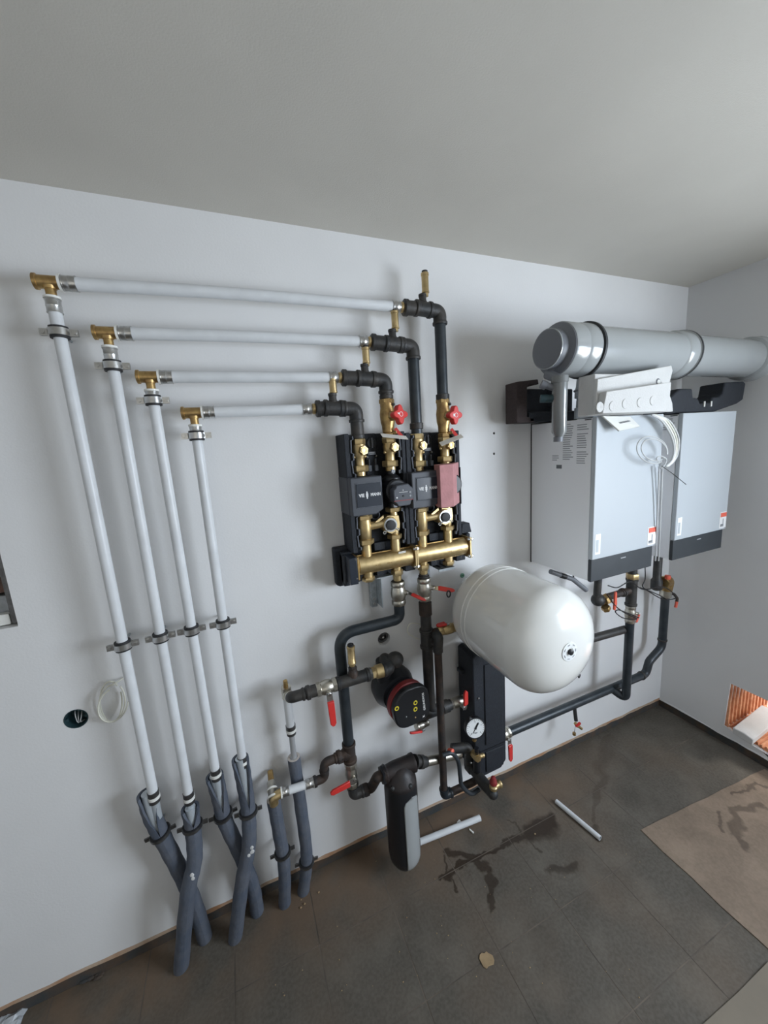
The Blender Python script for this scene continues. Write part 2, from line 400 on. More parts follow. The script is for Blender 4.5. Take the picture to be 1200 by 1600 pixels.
# small marks of the wall
for k, (A, t) in enumerate(((A1, 'upper small dark anchor hole in the wall left of the boilers'), (A2, 'lower small dark anchor hole in the wall left of the boilers'))):
    tag(G().lathe((A.x, .03, A.z), (0, -1, 0), [(0, .0058), (.027, .0058), (.027, .0045), (.01, .004)], 10).build('wall_anchor', 'rubber'), t, 'wall plug', 'anchors in the wall')
gp = P(722, 899, y=0)
tag(G().lathe((gp.x, .001, gp.z), (0, -1, 0), [(0, .011), (.004, .0115), (.006, .008), (.0062, .005), (.003, .004)], 16).build('wall_plug', 'green'), 'green plastic wall plug just right of the brass manifold', 'wall plug')
# electrical back box with wires, left
t = thing('electrical_box', 'round teal-black electrical back box set in the wall at far left', 'socket box', (EB.x, 0, EB.z))
G().lathe((EB.x, -.001, EB.z), (0, 1, 0), [(0, .0345), (0, .0315), (.05, .030), (.05, .001)], 24, cap=False).build('box_cup', 'box_teal', t)
for s in (-1, 1): G().box(EB.x + s * .024, EB.x + s * .033, .002, .01, EB.z - .005, EB.z + .005).build('screw_lug', 'box_teal', t)
for k in range(3):
    G().sweep(smooth_path([(EB.x - .012 + .01 * k, .045, EB.z + .02), (EB.x - .005 + .008 * k, .012, EB.z + .012 - .006 * k), (EB.x + .004 * k, .006, EB.z - .018), (EB.x + .004 * k + .004, .03, EB.z - .028)]), .0015, 6).build('wire', ('cable_grey', 'alu', 'cable_grey')[k], t)
t = thing('pipe_stub', 'dark capped pipe end inside the round wall hole above the circulator', 'pipe', (HB.x, .02, HB.z))
G().lathe((HB.x, .05, HB.z), (0, -1, 0), [(0, .028), (.03, .028), (.03, .019), (.018, .017), (.018, .001)], 20, cap=False).build('pipe_end', 'dark_steel', t)
G().ball((HB.x + .004, .025, HB.z - .006), .008).build('valve_tip', 'steel', t)
# cable coil from the wall
cc = P(172, 1100, y=-.03)
t = thing('cable_coil', 'cream thin cable coil hanging behind the leftmost white riser', 'cable', (cc.x, -.0, cc.z))
for k in range(3):
    pts = []
    for i in range(26):
        a = 2 * PI * i / 25 * (.93 if k < 2 else .7) + .6 + k * .5
        pts.append((cc.x + (.031 + .006 * k) * math.cos(a) + .006 * k, -.012 - .012 * k - .008 * math.sin(a * .5), cc.z + (.074 - .008 * k) * math.sin(a) + .03 * math.cos(a) * .4))
    G().sweep(pts, .0028, 6).build('cable', 'cable_cream', t)
G().sweep(smooth_path([P(200, 1055, y=.002), P(186, 1064, y=-.02), P(170, 1072, y=-.03)]), .0022, 6).build('cable', 'cable_cream', t)
# recessed wall box at left edge
t = thing('distribution_recess', 'open cabinet recess with bricks and leftover parts, cut off at left edge', 'wall recess', (-.92, 0, 1.423))
G().box(-1.14, -.70, .10, .135, 1.43, 1.92).build('back_plate', 'brick_dull', t)
G().box(-.712, -.695, .02, .12, 1.43, 1.92).build('side_frame', 'dark_steel', t)
for k in range(6): G().box(-.82, -.715, .05, .10, 1.45 + .075 * k, 1.515 + .075 * k).build('brick', ('film', 'brick_dull', 'boiler_dark', 'box_teal', 'brick_dull', 'brick_dull')[k], t, bevel=.004)
G().box(-.80, -.716, .02, .05, 1.427, 1.462).build('white_block', 'white_plastic', t, bevel=.003)
G().sweep([(-.80, .03, 1.59), (-.715, .03, 1.585)], .004, 8).build('metal_rod', 'steel', t)

# breach at lower right: hollow clay bricks and foam block
t = thing('hollow_brick_jamb', 'orange-red ribbed hollow clay bricks exposed in the low wall breach at right', 'bricks', (RX + .1, -.37, .1))
for j in range(4):
    g = G(); x0 = RX + .004 + .118 * j; pr_ = []
    for i in range(3):
        xx = x0 + i * .0380; pr_ += [(xx, -.340), (xx + .004, -.376), (xx + .013, -.378), (xx + .017, -.342)]
    pr_ += [(x0 + .114, -.340), (x0 + .114, -.330), (x0, -.330)]
    g.prism([V((p[0], p[1], .10)) for p in pr_], (0, 0, .33)); g.build('brick', 'clay', t, smooth=False)
for j in range(6):
    g = G(); y1 = -.374 - .105 * j; pr_ = []; zz = .122 - .011 * min(j, 4)
    for i in range(5):
        yy = y1 - i * .0205; pr_ += [(yy, zz - .012), (yy - .003, zz), (yy - .010, zz + .001), (yy - .014, zz - .011)]
    pr_ += [(y1 - .102, .03), (y1, .03)]
    g.prism([V((RX + .016 + random.uniform(0, .015), p[0], p[1])) for p in pr_], (.40, 0, 0)); g.build('brick', 'clay', t, smooth=False)
g = G()
for k in range(46):
    c = V((RX + random.uniform(.005, .06), random.uniform(-.58, -1.0), random.uniform(.055, .10))); s_ = random.uniform(.006, .014)
    g.ball(c, s_, s_ * random.uniform(.6, 1), s_ * random.uniform(.5, .9), 6, 4)
r = g.build('clay_rubble', 'clay', t, smooth=False); r['kind'] = 'stuff'
b0 = P(1146, 1150, x=RX - .03)
g = G(); g.prism([(RX - .035, b0.y + .004, .123), (RX - .035, b0.y - .085, .113), (RX - .035, b0.y - .088, .150), (RX - .035, b0.y - .045, .160), (RX - .035, b0.y + .006, .158)], (.30, .0, .045))
tag(g.build('foam_block', 'white_foam', bevel=.004), 'white foam block lying in the breach at lower right', 'block')

# ================================================================ PIPE FITTING HELPERS
def sleeve(p, d, r, ln, parent, white=True, material='steel'):
    """press sleeve with a white ring at its start"""
    p = V(p); d = V(d).normalized(); q = r * 1.14
    s = G().lathe(p, d, [(0, q * .98), (0, q * 1.06), (ln * .08, q * 1.06), (ln * .1, q), (ln * .45, q), (ln * .5, q * 1.04), (ln * .56, q), (ln * .92, q), (ln * .94, q * 1.05), (ln, q * 1.05), (ln, q * .98)], 22).build('press_sleeve', material, parent)
    if white: G().ring(p - d * .0035, d, q * 1.12, r * .7, .006).build('white_ring', 'white_plastic', parent)
    return s
def bead(g, p, d, r, h=.008): return g.lathe(V(p) - V(d).normalized() * h / 2, d, [(0, r * .97), (h * .2, r), (h * .8, r), (h, r * .97)], 22)
def elbow(name, c, a, b, r, ln, m, parent, fil=None):
    """screwed elbow around corner c, arms towards a and b"""
    c = V(c); a = (V(a) - c).normalized(); b = (V(b) - c).normalized()
    g = G(); g.tube([c + a * ln, c, c + b * ln], r, 20, fil or ln * .75, 8)
    bead(g, c + a * ln, a, r * 1.14, .010); bead(g, c + b * ln, b, r * 1.14, .010)
    return g.build(name, m, parent)
def tee(name, c, d, ln, r, bd, bl, br_, m, parent):
    c = V(c); d = V(d).normalized(); g = G()
    g.lathe(c - d * ln, d, [(0, r * 1.05), (.002, r * 1.14), (.012, r * 1.14), (.015, r), (2 * ln - .015, r), (2 * ln - .012, r * 1.14), (2 * ln - .002, r * 1.14), (2 * ln, r * 1.05)], 22)
    if bd is not None:
        bd = V(bd).normalized(); g.lathe(c, bd, [(0, br_ * 1.25), (r * .9, br_ * 1.2), (r * 1.15, br_), (bl - .01, br_), (bl - .008, br_ * 1.12), (bl, br_ * 1.12)], 20)
    return g.build(name, m, parent)
def clamp(c, d, side, r, label, group, z_wall=True, material='steel'):
    """two-part pipe clamp with rubber lining, two screw lugs and a stud to the wall. side: unit vector of lugs"""
    c = V(c); d = V(d).normalized(); side = V(side).normalized(); out = d.cross(side).normalized()
    if out.y > 0: out = -out
    t = thing('pipe_clamp', label, 'pipe clamp', (c.x, c.y, c.z), group)
    G().ring(c, d, r + .0070, r - .0005, .031).build('rubber_lining', 'rubber', t)
    for s in (-1, 1):
        g = G(); pts = []
        for i in range(13):
            a = math.radians(12 + 156 * i / 12); pts.append((math.cos(a), math.sin(a)))
        ri, ro = r + .0071, r + .0100
        n = len(pts); vs = []; fs = []
        for (x, y) in pts:
            for rr, h in ((ri, -.0095), (ro, -.0095), (ro, .0095), (ri, .0095)): vs.append(c + side * x * rr + out * (y * s) * rr + d * h)
        for i in range(n - 1):
            for k in range(4): fs.append((i * 4 + k, i * 4 + (k + 1) % 4, i * 4 + 4 + (k + 1) % 4, i * 4 + 4 + k))
        fs += [(0, 1, 2, 3), ((n - 1) * 4 + 3, (n - 1) * 4 + 2, (n - 1) * 4 + 1, (n - 1) * 4)]
        g.add(vs, fs)
        for q in (-1, 1): g.obox(c + side * q * (r + .018) + out * s * .0030, side * .0105, d * .0095, out * .0014)
        g.build('clamp_half', material, t)
    for q in (-1, 1):
        p = c + side * q * (r + .021)
        G().cyl(p - out * .006, p + out * .010, .0028, n=8).hex(p + out * .0045, p + out * .0085, .0055).build('screw', material, t)
    G().cyl(c - out * (r + .006), (c.x, .004, c.z), .004, n=8).build('stud', 'galv', t)
    return t
def air_vent(p0, p1, label, group='small brass air vents', r=.0135):
    p0, p1 = V(p0), V(p1); d = (p1 - p0).normalized(); L = (p1 - p0).length
    t = thing('air_vent', label, 'air vent', p0, group)
    G().lathe(p0, d, [(0, r * .8), (L * .12, r * .8), (L * .14, r * 1.1), (L * .20, r * 1.1), (L * .22, r), (L * .80, r), (L * .82, r * 1.12), (L * .92, r * 1.12), (L * .94, r * .9)], 18).build('vent_body', 'brass', t)
    G().lathe(p0 + d * L * .94, d, [(0, r * .85), (L * .07, r * .85), (L * .07, r * .4), (L * .1, r * .35)], 14).build('cap', 'rubber', t)
    return t
def lever(t, p, d, ln, stem, red='red', wd=.021, bend=True, name='lever'):
    """lever handle: starts at stem point p, runs along d; stem is the direction away from the body"""
    p, d, stem = V(p), V(d).normalized(), V(stem).normalized(); sd = d.cross(stem).normalized()
    G().hex(p + stem * -.002, p + stem * .006, .0075).build('lever_nut', 'steel', t)
    g = G(); k = ln * .24
    g.obox(p + d * k * .4 + stem * .001, d * k * .62, sd * wd * .55, stem * .0012)
    g.build('lever_arm', 'steel', t)
    g = G(); g.prism([p + d * k * .9 - sd * wd * .62, p + d * (ln - wd * .5) - sd * wd * .55, p + d * ln - sd * wd * .2, p + d * ln + sd * wd * .2, p + d * (ln - wd * .5) + sd * wd * .55, p + d * k * .9 + sd * wd * .62], stem * .010)
    return g.build(name, red, t, bevel=.002)
def ball_valve(label, p0, p1, r, stem, ldir, llen, group=None, body='nickel', red='red', end_hex=True, stem_len=None, t=None):
    p0, p1 = V(p0), V(p1); d = (p1 - p0).normalized(); L = (p1 - p0).length; stem = V(stem).normalized()
    t = t or thing('ball_valve', label, 'valve', p0.lerp(p1, .5), group)
    g = G(); g.hex(p0, p0 + d * L * .22, r * 1.13, 8); g.hex(p1 - d * L * .22, p1, r * 1.13, 8)
    g.lathe(p0 + d * L * .2, d, [(0, r), (L * .05, r * 1.02), (L * .12, r * 1.14), (L * .3, r * 1.22), (L * .48, r * 1.14), (L * .55, r * 1.02), (L * .6, r)], 22)
    c = p0.lerp(p1, .5); sl = stem_len or r * 1.75
    g.cyl(c, c + stem * (sl - .003), r * .42, n=12); g.cyl(c, c + stem * sl, r * .3, n=10)
    g.build('valve_body', body, t)
    lever(t, c + stem * sl, ldir, llen, stem, red)
    return t

# ================================================================ WHITE RISERS AND HEADERS, left
WD = -.085
RW = .0158
topT = [(76, 441), (168, 520), (233, 589), (303, 645)]
botW = [(240, 1240), (294, 1242), (337, 1205), (378, 1186)]
endR = [(624, 480), (573, 534), (527, 590), (486, 639)]
clT = [(93, 520), (171, 572), (233, 626), (304, 681)]
clM = [(188, 1009), (246, 996), (295, 985), (347, 974)]
who = ['leftmost and tallest', 'second from left', 'third from left', 'rightmost and shortest']
whoh = ['top longest', 'second from top', 'third from top', 'lowest shortest']
RISX = []
for i in range(4):
    a = P(*topT[i], y=WD); b = P(*botW[i], y=WD); x = (a.x + b.x) / 2; RISX.append(x)
    A = V((a.x * .7 + x * .3, WD, a.z)); B = V((b.x * .7 + x * .3, WD, b.z)); dn = (B - A).normalized()
    st_ = A + dn * .046
    t = thing('riser_pipe', 'white plastic riser pipe, %s of the four tall ones' % who[i], 'pipe', B, 'tall white riser pipes')
    G().sweep([st_, A.lerp(B, .5), B], RW, 20).build('pipe', 'white_pipe', t)
    sleeve(st_ - dn * .002, dn, RW, .036, t)
    # coupling at bottom
    G().lathe(B - dn * .012, dn, [(0, RW * 1.14), (.018, RW * 1.14)], 20).build('press_sleeve', 'dark_steel', t)
    G().lathe(B + dn * .006, dn, [(0, RW * 1.22), (.012, RW * 1.22)], 20).build('white_ring', 'white_plastic', t)
    G().lathe(B + dn * .018, dn, [(0, RW * 1.14), (.014, RW * 1.14)], 20).build('press_sleeve', 'dark_steel', t)
    G().sweep([B + dn * .032, B + dn * .10], RW * .85, 16).build('inner_pipe', 'lining', t)
    e = P(*endR[i], y=WD - .01); h = (e - A); hd = V((h.x, h.y, h.z)).normalized()
    # brass tee in the corner
    tt = thing('corner_fitting', 'brass corner tee above the white riser that is %s' % who[i], 'pipe fitting', A, 'brass corner fittings')
    g = G(); g.lathe(A - hd * .034, hd, [(0, .0185), (.001, .0205), (.008, .0205), (.010, .0170), (.056, .0170), (.057, .0195), (.066, .0195)], 22); g.cyl(A, A + dn * .048, .0125)
    g.lathe(A + dn * .010, dn, [(0, .0168), (.008, .0150)], 18); g.lathe(A + dn * .036, dn, [(0, .0160), (.008, .0160)], 18)
    g.build('tee_body', 'brass_dull', tt)
    G().cyl(A - hd * .0352, A - hd * .030, .0145).build('plug', 'brass_dull', tt)
    s0 = A + hd * .030
    t = thing('header_pipe', 'white horizontal header pipe, %s of the four' % whoh[i], 'pipe', s0.lerp(e, .5), 'white horizontal header pipes')
    mid = s0.lerp(e, .45) + V((0, -.003, (.004, .002, 0, -.001)[i]))
    G().sweep(smooth_path([s0, mid, e], 10), .0180, 20).build('pipe', 'white_pipe', t)
    sleeve(s0, hd, .0178, .034, t); sleeve(e, -hd, .0178, .030, t, False)
    c = P(*clT[i], y=WD); c.x = A.lerp(B, (A.z - c.z) / (A.z - B.z)).x
    clamp(c, dn, (1, 0, 0), RW, 'steel pipe clamp near top of the white riser %s' % who[i], 'upper pipe clamps')
    c = P(*clM[i], y=WD); c.x = A.lerp(B, (A.z - c.z) / (A.z - B.z)).x
    clamp(c, dn, (1, 0, 0), RW, 'steel pipe clamp halfway down the white riser %s' % who[i], 'lower pipe clamps')

# ---- grey foam sleeves going into the floor
def foam_sleeve(ctrl, r, label, group, split=None, ring=None, patch=None):
    pts = smooth_path(ctrl, 8)
    t = thing('foam_pipe_sleeve', label, 'pipe insulation', V((pts[-1].x, pts[-1].y, 0)), group)
    n = len(pts); g = G()
    # tube, with an open slit near the top that faces the viewer
    u = None; vs = []; fs = []; m = 18
    for i, p in enumerate(pts):
        T = (pts[min(i + 1, n - 1)] - pts[max(i - 1, 0)]).normalized(); fr = V((0.25, -1, 0)); fr = (fr - T * fr.dot(T)).normalized(); sd = T.cross(fr)
        s = i / (n - 1)
        gap = 0
        if split and s < split: gap = math.radians(62) * (1 - s / split)
        wob = 1 + .03 * math.sin(i * 1.7)
        for lay in (1.0, .72):
            for k in range(m + 1):
                a = gap + (2 * PI - 2 * gap) * k / m; vs.append(p + (fr * math.cos(a) + sd * math.sin(a)) * r * lay * wob * (1 + (.12 * gap)))
    w_ = 2 * (m + 1)
    for i in range(n - 1):
        for k in range(m):
            fs.append((i * w_ + k, i * w_ + k + 1, (i + 1) * w_ + k + 1, (i + 1) * w_ + k))
            q = m + 1
            fs.append((i * w_ + q + k + 1, i * w_ + q + k, (i + 1) * w_ + q + k, (i + 1) * w_ + q + k + 1))
        for e in (0, m):
            a, b = i * w_ + e, i * w_ + m + 1 + e
            fs.append((a, b, b + w_, a + w_) if e == 0 else (b, a, a + w_, b + w_))
    for k in range(m): fs.append((k + 1, k, m + 1 + k, m + 2 + k))
    g.add(vs, fs); g.build('foam_tube', 'foam_grey', t)
    T = (pts[1] - pts[0]).normalized()
    if split:
        k = max(2, int(split * n)); G().sweep([p + V((0, .002, 0)) for p in pts[:k + 1]], r * .66, 14).build('foil_lining', 'lining', t)
    else:
        G().ring(pts[0] + T * .002, T, r * .98, r * .6, .006).build('cut_rim', 'foam_inside', t)
        G().sweep([p for p in pts[:4]], r * .55, 14).build('inner_pipe', 'lining', t)
    if patch is not None:
        i = int(patch * (n - 1)); q = pts[i] + V((.004, -r * .93, 0)); g = G()
        for k in range(5): g.ball(q + V((random.uniform(-.008, .008), random.uniform(-.001, .002), random.uniform(-.02, .02))), .007, .003, .009, 8, 5)
        g.build('plaster_smear', 'white_foam', t, smooth=False)
    if ring is not None:
        i = int(ring * (n - 1)); c = pts[i]; T = (pts[i + 1] - pts[i - 1]).normalized()
        sd = V((1, 0, 0)); sd = (sd - T * sd.dot(T)).normalized()
        tc_ = thing('black_pipe_clamp', 'black clamp ring on ' + label.split(',')[0].replace('grey foam', 'the'), 'pipe clamp', c, 'black clamp rings on the foam sleeves')
        G().ring(c, T, r + .006, r - .002, .015).build('clamp_band', 'rubber', tc_)
        G().ring(c, T, r + .008, r + .005, .010).build('steel_strap', 'dark_steel', tc_)
        for q in (-1, 1): G().obox(c + sd * q * (r + .015), sd * .009, T * .007, V((0, .003, 0))).build('lug', 'dark_steel', tc_)
        G().cyl(c, (c.x, .002, c.z), .004, n=8).build('stud', 'galv', tc_)
    return t
def PP(lst): return [P(a, b, y=c) for a, b, c in lst]
FR = .027
def down(lst, x, y):
    q = PP(lst); q.append(V((x, y, -.02))); return q
foam_sleeve(down([(229, 1240, -.08), (238, 1275, -.08), (256, 1312, -.075), (282, 1362, -.058), (305, 1415, -.048)], -.340, -.045), FR, 'grey foam sleeve below the leftmost white riser, passing behind its neighbour', 'grey foam pipe sleeves', .34, .36)
foam_sleeve(down([(297, 1262, -.09), (302, 1300, -.095), (304, 1345, -.108), (293, 1400, -.122)], -.425, -.10), FR, 'grey foam sleeve below the second white riser, crossing in front', 'grey foam pipe sleeves', .16, .19, .62)
foam_sleeve(down([(335, 1212, -.08), (343, 1245, -.08), (352, 1283, -.075), (374, 1330, -.055), (395, 1385, -.046)], -.140, -.042), FR, 'grey foam sleeve below the third white riser, passing behind its neighbour', 'grey foam pipe sleeves', .30, .36)
foam_sleeve(down([(375, 1185, -.09), (382, 1225, -.09), (388, 1268, -.095), (389, 1320, -.108), (378, 1380, -.115)], -.232, -.095), FR, 'grey foam sleeve below the shortest white riser, crossing in front', 'grey foam pipe sleeves', .36, .40, .62)
# the two short ones further right
foam_sleeve(down([(427, 1248, -.09), (436, 1300, -.09), (444, 1352, -.085)], -.030, -.06), .0255, 'grey foam sleeve under the brass elbow, left of the pair', 'grey foam pipe sleeves', None, .58)
foam_sleeve(down([(459, 1183, -.06), (470, 1260, -.06), (479, 1338, -.06)], .050, -.05), .0255, 'grey foam sleeve under the black coupling, right of the pair', 'grey foam pipe sleeves', None, .72)

# ---- pipe rising to the upper black elbow
a = P(448, 1085, y=-.075); b = P(459, 1183, y=-.06)
t = thing('supply_pipe', 'short white pipe with double black coupling left of the red-lever valve', 'pipe', b)
m_ = P(454, 1134, y=-.068)
G().sweep([a, m_], .0165, 18).build('pipe', 'white_pipe', t)
G().sweep([m_, b + V((0, 0, -.05))], .0115, 18).build('bare_pipe', 'alu', t)
dn = (b - a).normalized()
G().lathe(m_ - dn * .004, dn, [(0, .0195), (.016, .0195)], 18).build('press_sleeve', 'dark_steel', t)
G().lathe(m_ + dn * .012, dn, [(0, .0205), (.012, .0205)], 18).build('white_ring', 'white_plastic', t)
G().lathe(m_ + dn * .024, dn, [(0, .0185), (.014, .0185)], 18).build('press_sleeve', 'dark_steel', t)
top = P(441, 1058, y=-.04)
t = thing('reducing_tee', 'steel press tee with brass tip above the short white pipe', 'pipe fitting', a)
out = P(455, 1090, y=-.125); od = (out - a).normalized(); RT = V(a)
G().cyl(a - dn * .035, a + dn * .012, .019).build('tee_body', 'nickel', t)
G().cyl(a - dn * .006, out, .017).build('branch', 'nickel', t)
G().ring(a.lerp(out, .35), od, .021, .01, .006).build('white_ring', 'white_plastic', t)
G().ring(a.lerp(out, .85), od, .022, .01, .006).build('white_ring', 'white_plastic', t)
G().cyl(a - dn * .03, a - dn * .062, .0095, .008).build('brass_tip', 'brass_dull', t)

# ================================================================ FOUR BLACK RUNS ABOVE THE PUMP GROUPS
BD = -.10
COLX = [.448, .575, .699, .825]        # columns at 127 mm
runs = [  # (column, end of white pipe, tee centre, vent base px, vent top px, elbow px, lower end py)
    (3, (624, 480), (661, 483), (665, 462), (665, 424), (690, 488), 624),
    (2, (573, 534), (614, 538), (618, 516), (616, 484), (646, 545), 678),
    (1, (527, 590), (571, 592), (573, 573), (572, 541), (605, 598), 624),
    (0, (486, 639), (521, 638), (522, 624), (520, 590), (557, 642), 686)]
names = ['topmost', 'second from top', 'third from top', 'lowest']
IR = .0225
TOPZ = {}
for k, (ci, e, tc, vb, vt, el, ly) in enumerate(runs):
    x = COLX[ci]; E = P(*e, y=WD - .01); T0 = P(*tc, y=BD); zr = T0.z
    T0 = V((T0.x, BD, zr)); c = V((x, BD, zr - .004)); low = V((x, BD, P(el[0], ly, y=BD).z)); TOPZ[ci] = low.z
    t = thing('black_pipe_run', 'black iron pipe run with tee and elbow, %s of four' % names[k], 'pipe', low, 'black pipe runs above the pump groups')
    n0 = E + V((.004, 0, 0)); hd = (T0 - n0).normalized()
    G().lathe(n0, hd, [(0, .016), (.003, .019), (.010, .019), (.012, .016)], 18).build('brass_adapter', 'brass', t)
    L0 = (T0 - n0).length
    g = G(); g.lathe(n0 + hd * .012, hd, [(0, .026), (.003, .030), (.016, .030), (.018, .026), (max(.02, L0 - .042), .026)], 20); g.build('reducer', 'iron', t)
    tee('tee', T0, c - T0, .036, .0265, Z_, .052, .014, 'iron', t)
    elbow('elbow', c, T0, low, .0260, .044, 'iron', t, .038)
    G().cyl(T0 + V((.03, 0, 0)), c - V((.03, 0, 0)), IR).build('nipple', 'iron', t)
    if (c - low).length > .12:
        G().cyl(c - V((0, 0, .03)), low, IR, n=22).build('pipe', 'iron_blue', t)
        bead_z = low.z + (.03 if ci == 2 else .008)
        g = G(); g.lathe((x, BD, bead_z - .012), Z_, [(0, .0255), (.002, .0275), (.022, .0275), (.024, .0255)], 20); g.build('collar', 'iron', t)
    else:
        g = G(); g.lathe(low, Z_, [(0, .023), (.002, .0265), (.014, .0265), (.016, .0245), (c.z - low.z - .03, .0245)], 20); g.build('collar', 'iron', t)
    vb_ = V((P(*vb, y=BD).x, BD, zr + .046)); vt_ = V((vb_.x, BD, P(*vt, y=BD).z))
    air_vent(vb_, vt_, 'small brass air vent on the black run %s of four' % names[k])

# ---- brass balancing valves with red knobs, on columns 1 and 3
for ci, (kx, ky), where, yt, yb in ((1, (620, 649), 'left', 624, 683), (3, (706, 649), 'right', 624, 683)):
    x = COLX[ci]; zt = TOPZ[ci]; zb = P(611 if ci == 1 else 698, yb, y=BD).z
    t = thing('balancing_valve', 'brass balancing valve with red four-lobed knob, %s of the two' % where, 'valve', (x, BD, zb), 'brass valves with red knobs')
    L = zt - zb
    g = G(); g.lathe((x, BD, zb), Z_, [(0, .020), (L * .12, .020), (L * .14, .023), (L * .3, .024), (L * .4, .028), (L * .62, .030), (L * .78, .026), (L * .86, .0265), (L, .0265)], 22)
    g.hex((x, BD, zt - .016), (x, BD, zt), .030); g.hex((x, BD, zb), (x, BD, zb + .016), .026)
    g.build('valve_body', 'brass_dull', t)
    kc = P(kx, ky, y=BD - .055); ax = V((.35, -1, .1)).normalized() if ci == 1 else V((.25, -1, -.05)).normalized()
    st = V((x, BD, zb + L * .55))
    G().cyl(st, kc, .016).hex(st.lerp(kc, .45), st.lerp(kc, .8), .0195).build('bonnet', 'brass', t)
    u, w_ = perp(ax); pts = []
    for i in range(40):
        a = 2 * PI * i / 40 + .5; rr = .0195 + .0048 * math.cos(4 * a); pts.append(kc + (u * math.cos(a) + w_ * math.sin(a)) * rr * 1.5)
    kn = G().prism(pts, ax * .024).build('hand_knob', 'red', t, bevel=.003)
    fc = kc + ax * .0242
    G().ring(fc, ax, .009, .0075, .001).build('knob_scale', 'white_print', kn)
    sx = V((1, .3, 0)).normalized()
    G().obox(fc - sx * .013, sx * .0045, Z_ * .005, ax * .0004).build('knob_window', 'white_print', kn)
    # drain stub with small red lever
    q = V((x + .012, BD - .018, zt - .025)); G().hex(q, q + V((.006, -.012, .004)), .006).build('test_plug', 'dark_steel', t)
    q = V((x + .010, BD - .012, zb + .016)); G().cyl(q, q + V((.012, -.022, .002)), .007).build('drain_stub', 'brass', t)
    q2 = q + V((.012, -.022, .006)); d2 = V((.55, -.15, -.75)).normalized()
    G().obox(q2 + d2 * .012, d2 * .024, V((.3, 1, 0)).normalized() * .0025, d2.cross(V((.3, 1, 0))).normalized() * .006).build('drain_lever', 'red', t)
    pa = P(596 if ci == 1 else 688, 680 if ci == 1 else 694, y=BD - .04); pb = P(636 if ci == 1 else 722, 684 if ci == 1 else 681, y=BD - .075)
    g = G(); mid = pa.lerp(pb, .5); dd = (pb - pa) / 2; g.obox(mid, dd, V((0, .010, .007)), V((0, -.0004, .0006)) )
    g.build('paper_tag', 'paper', t)

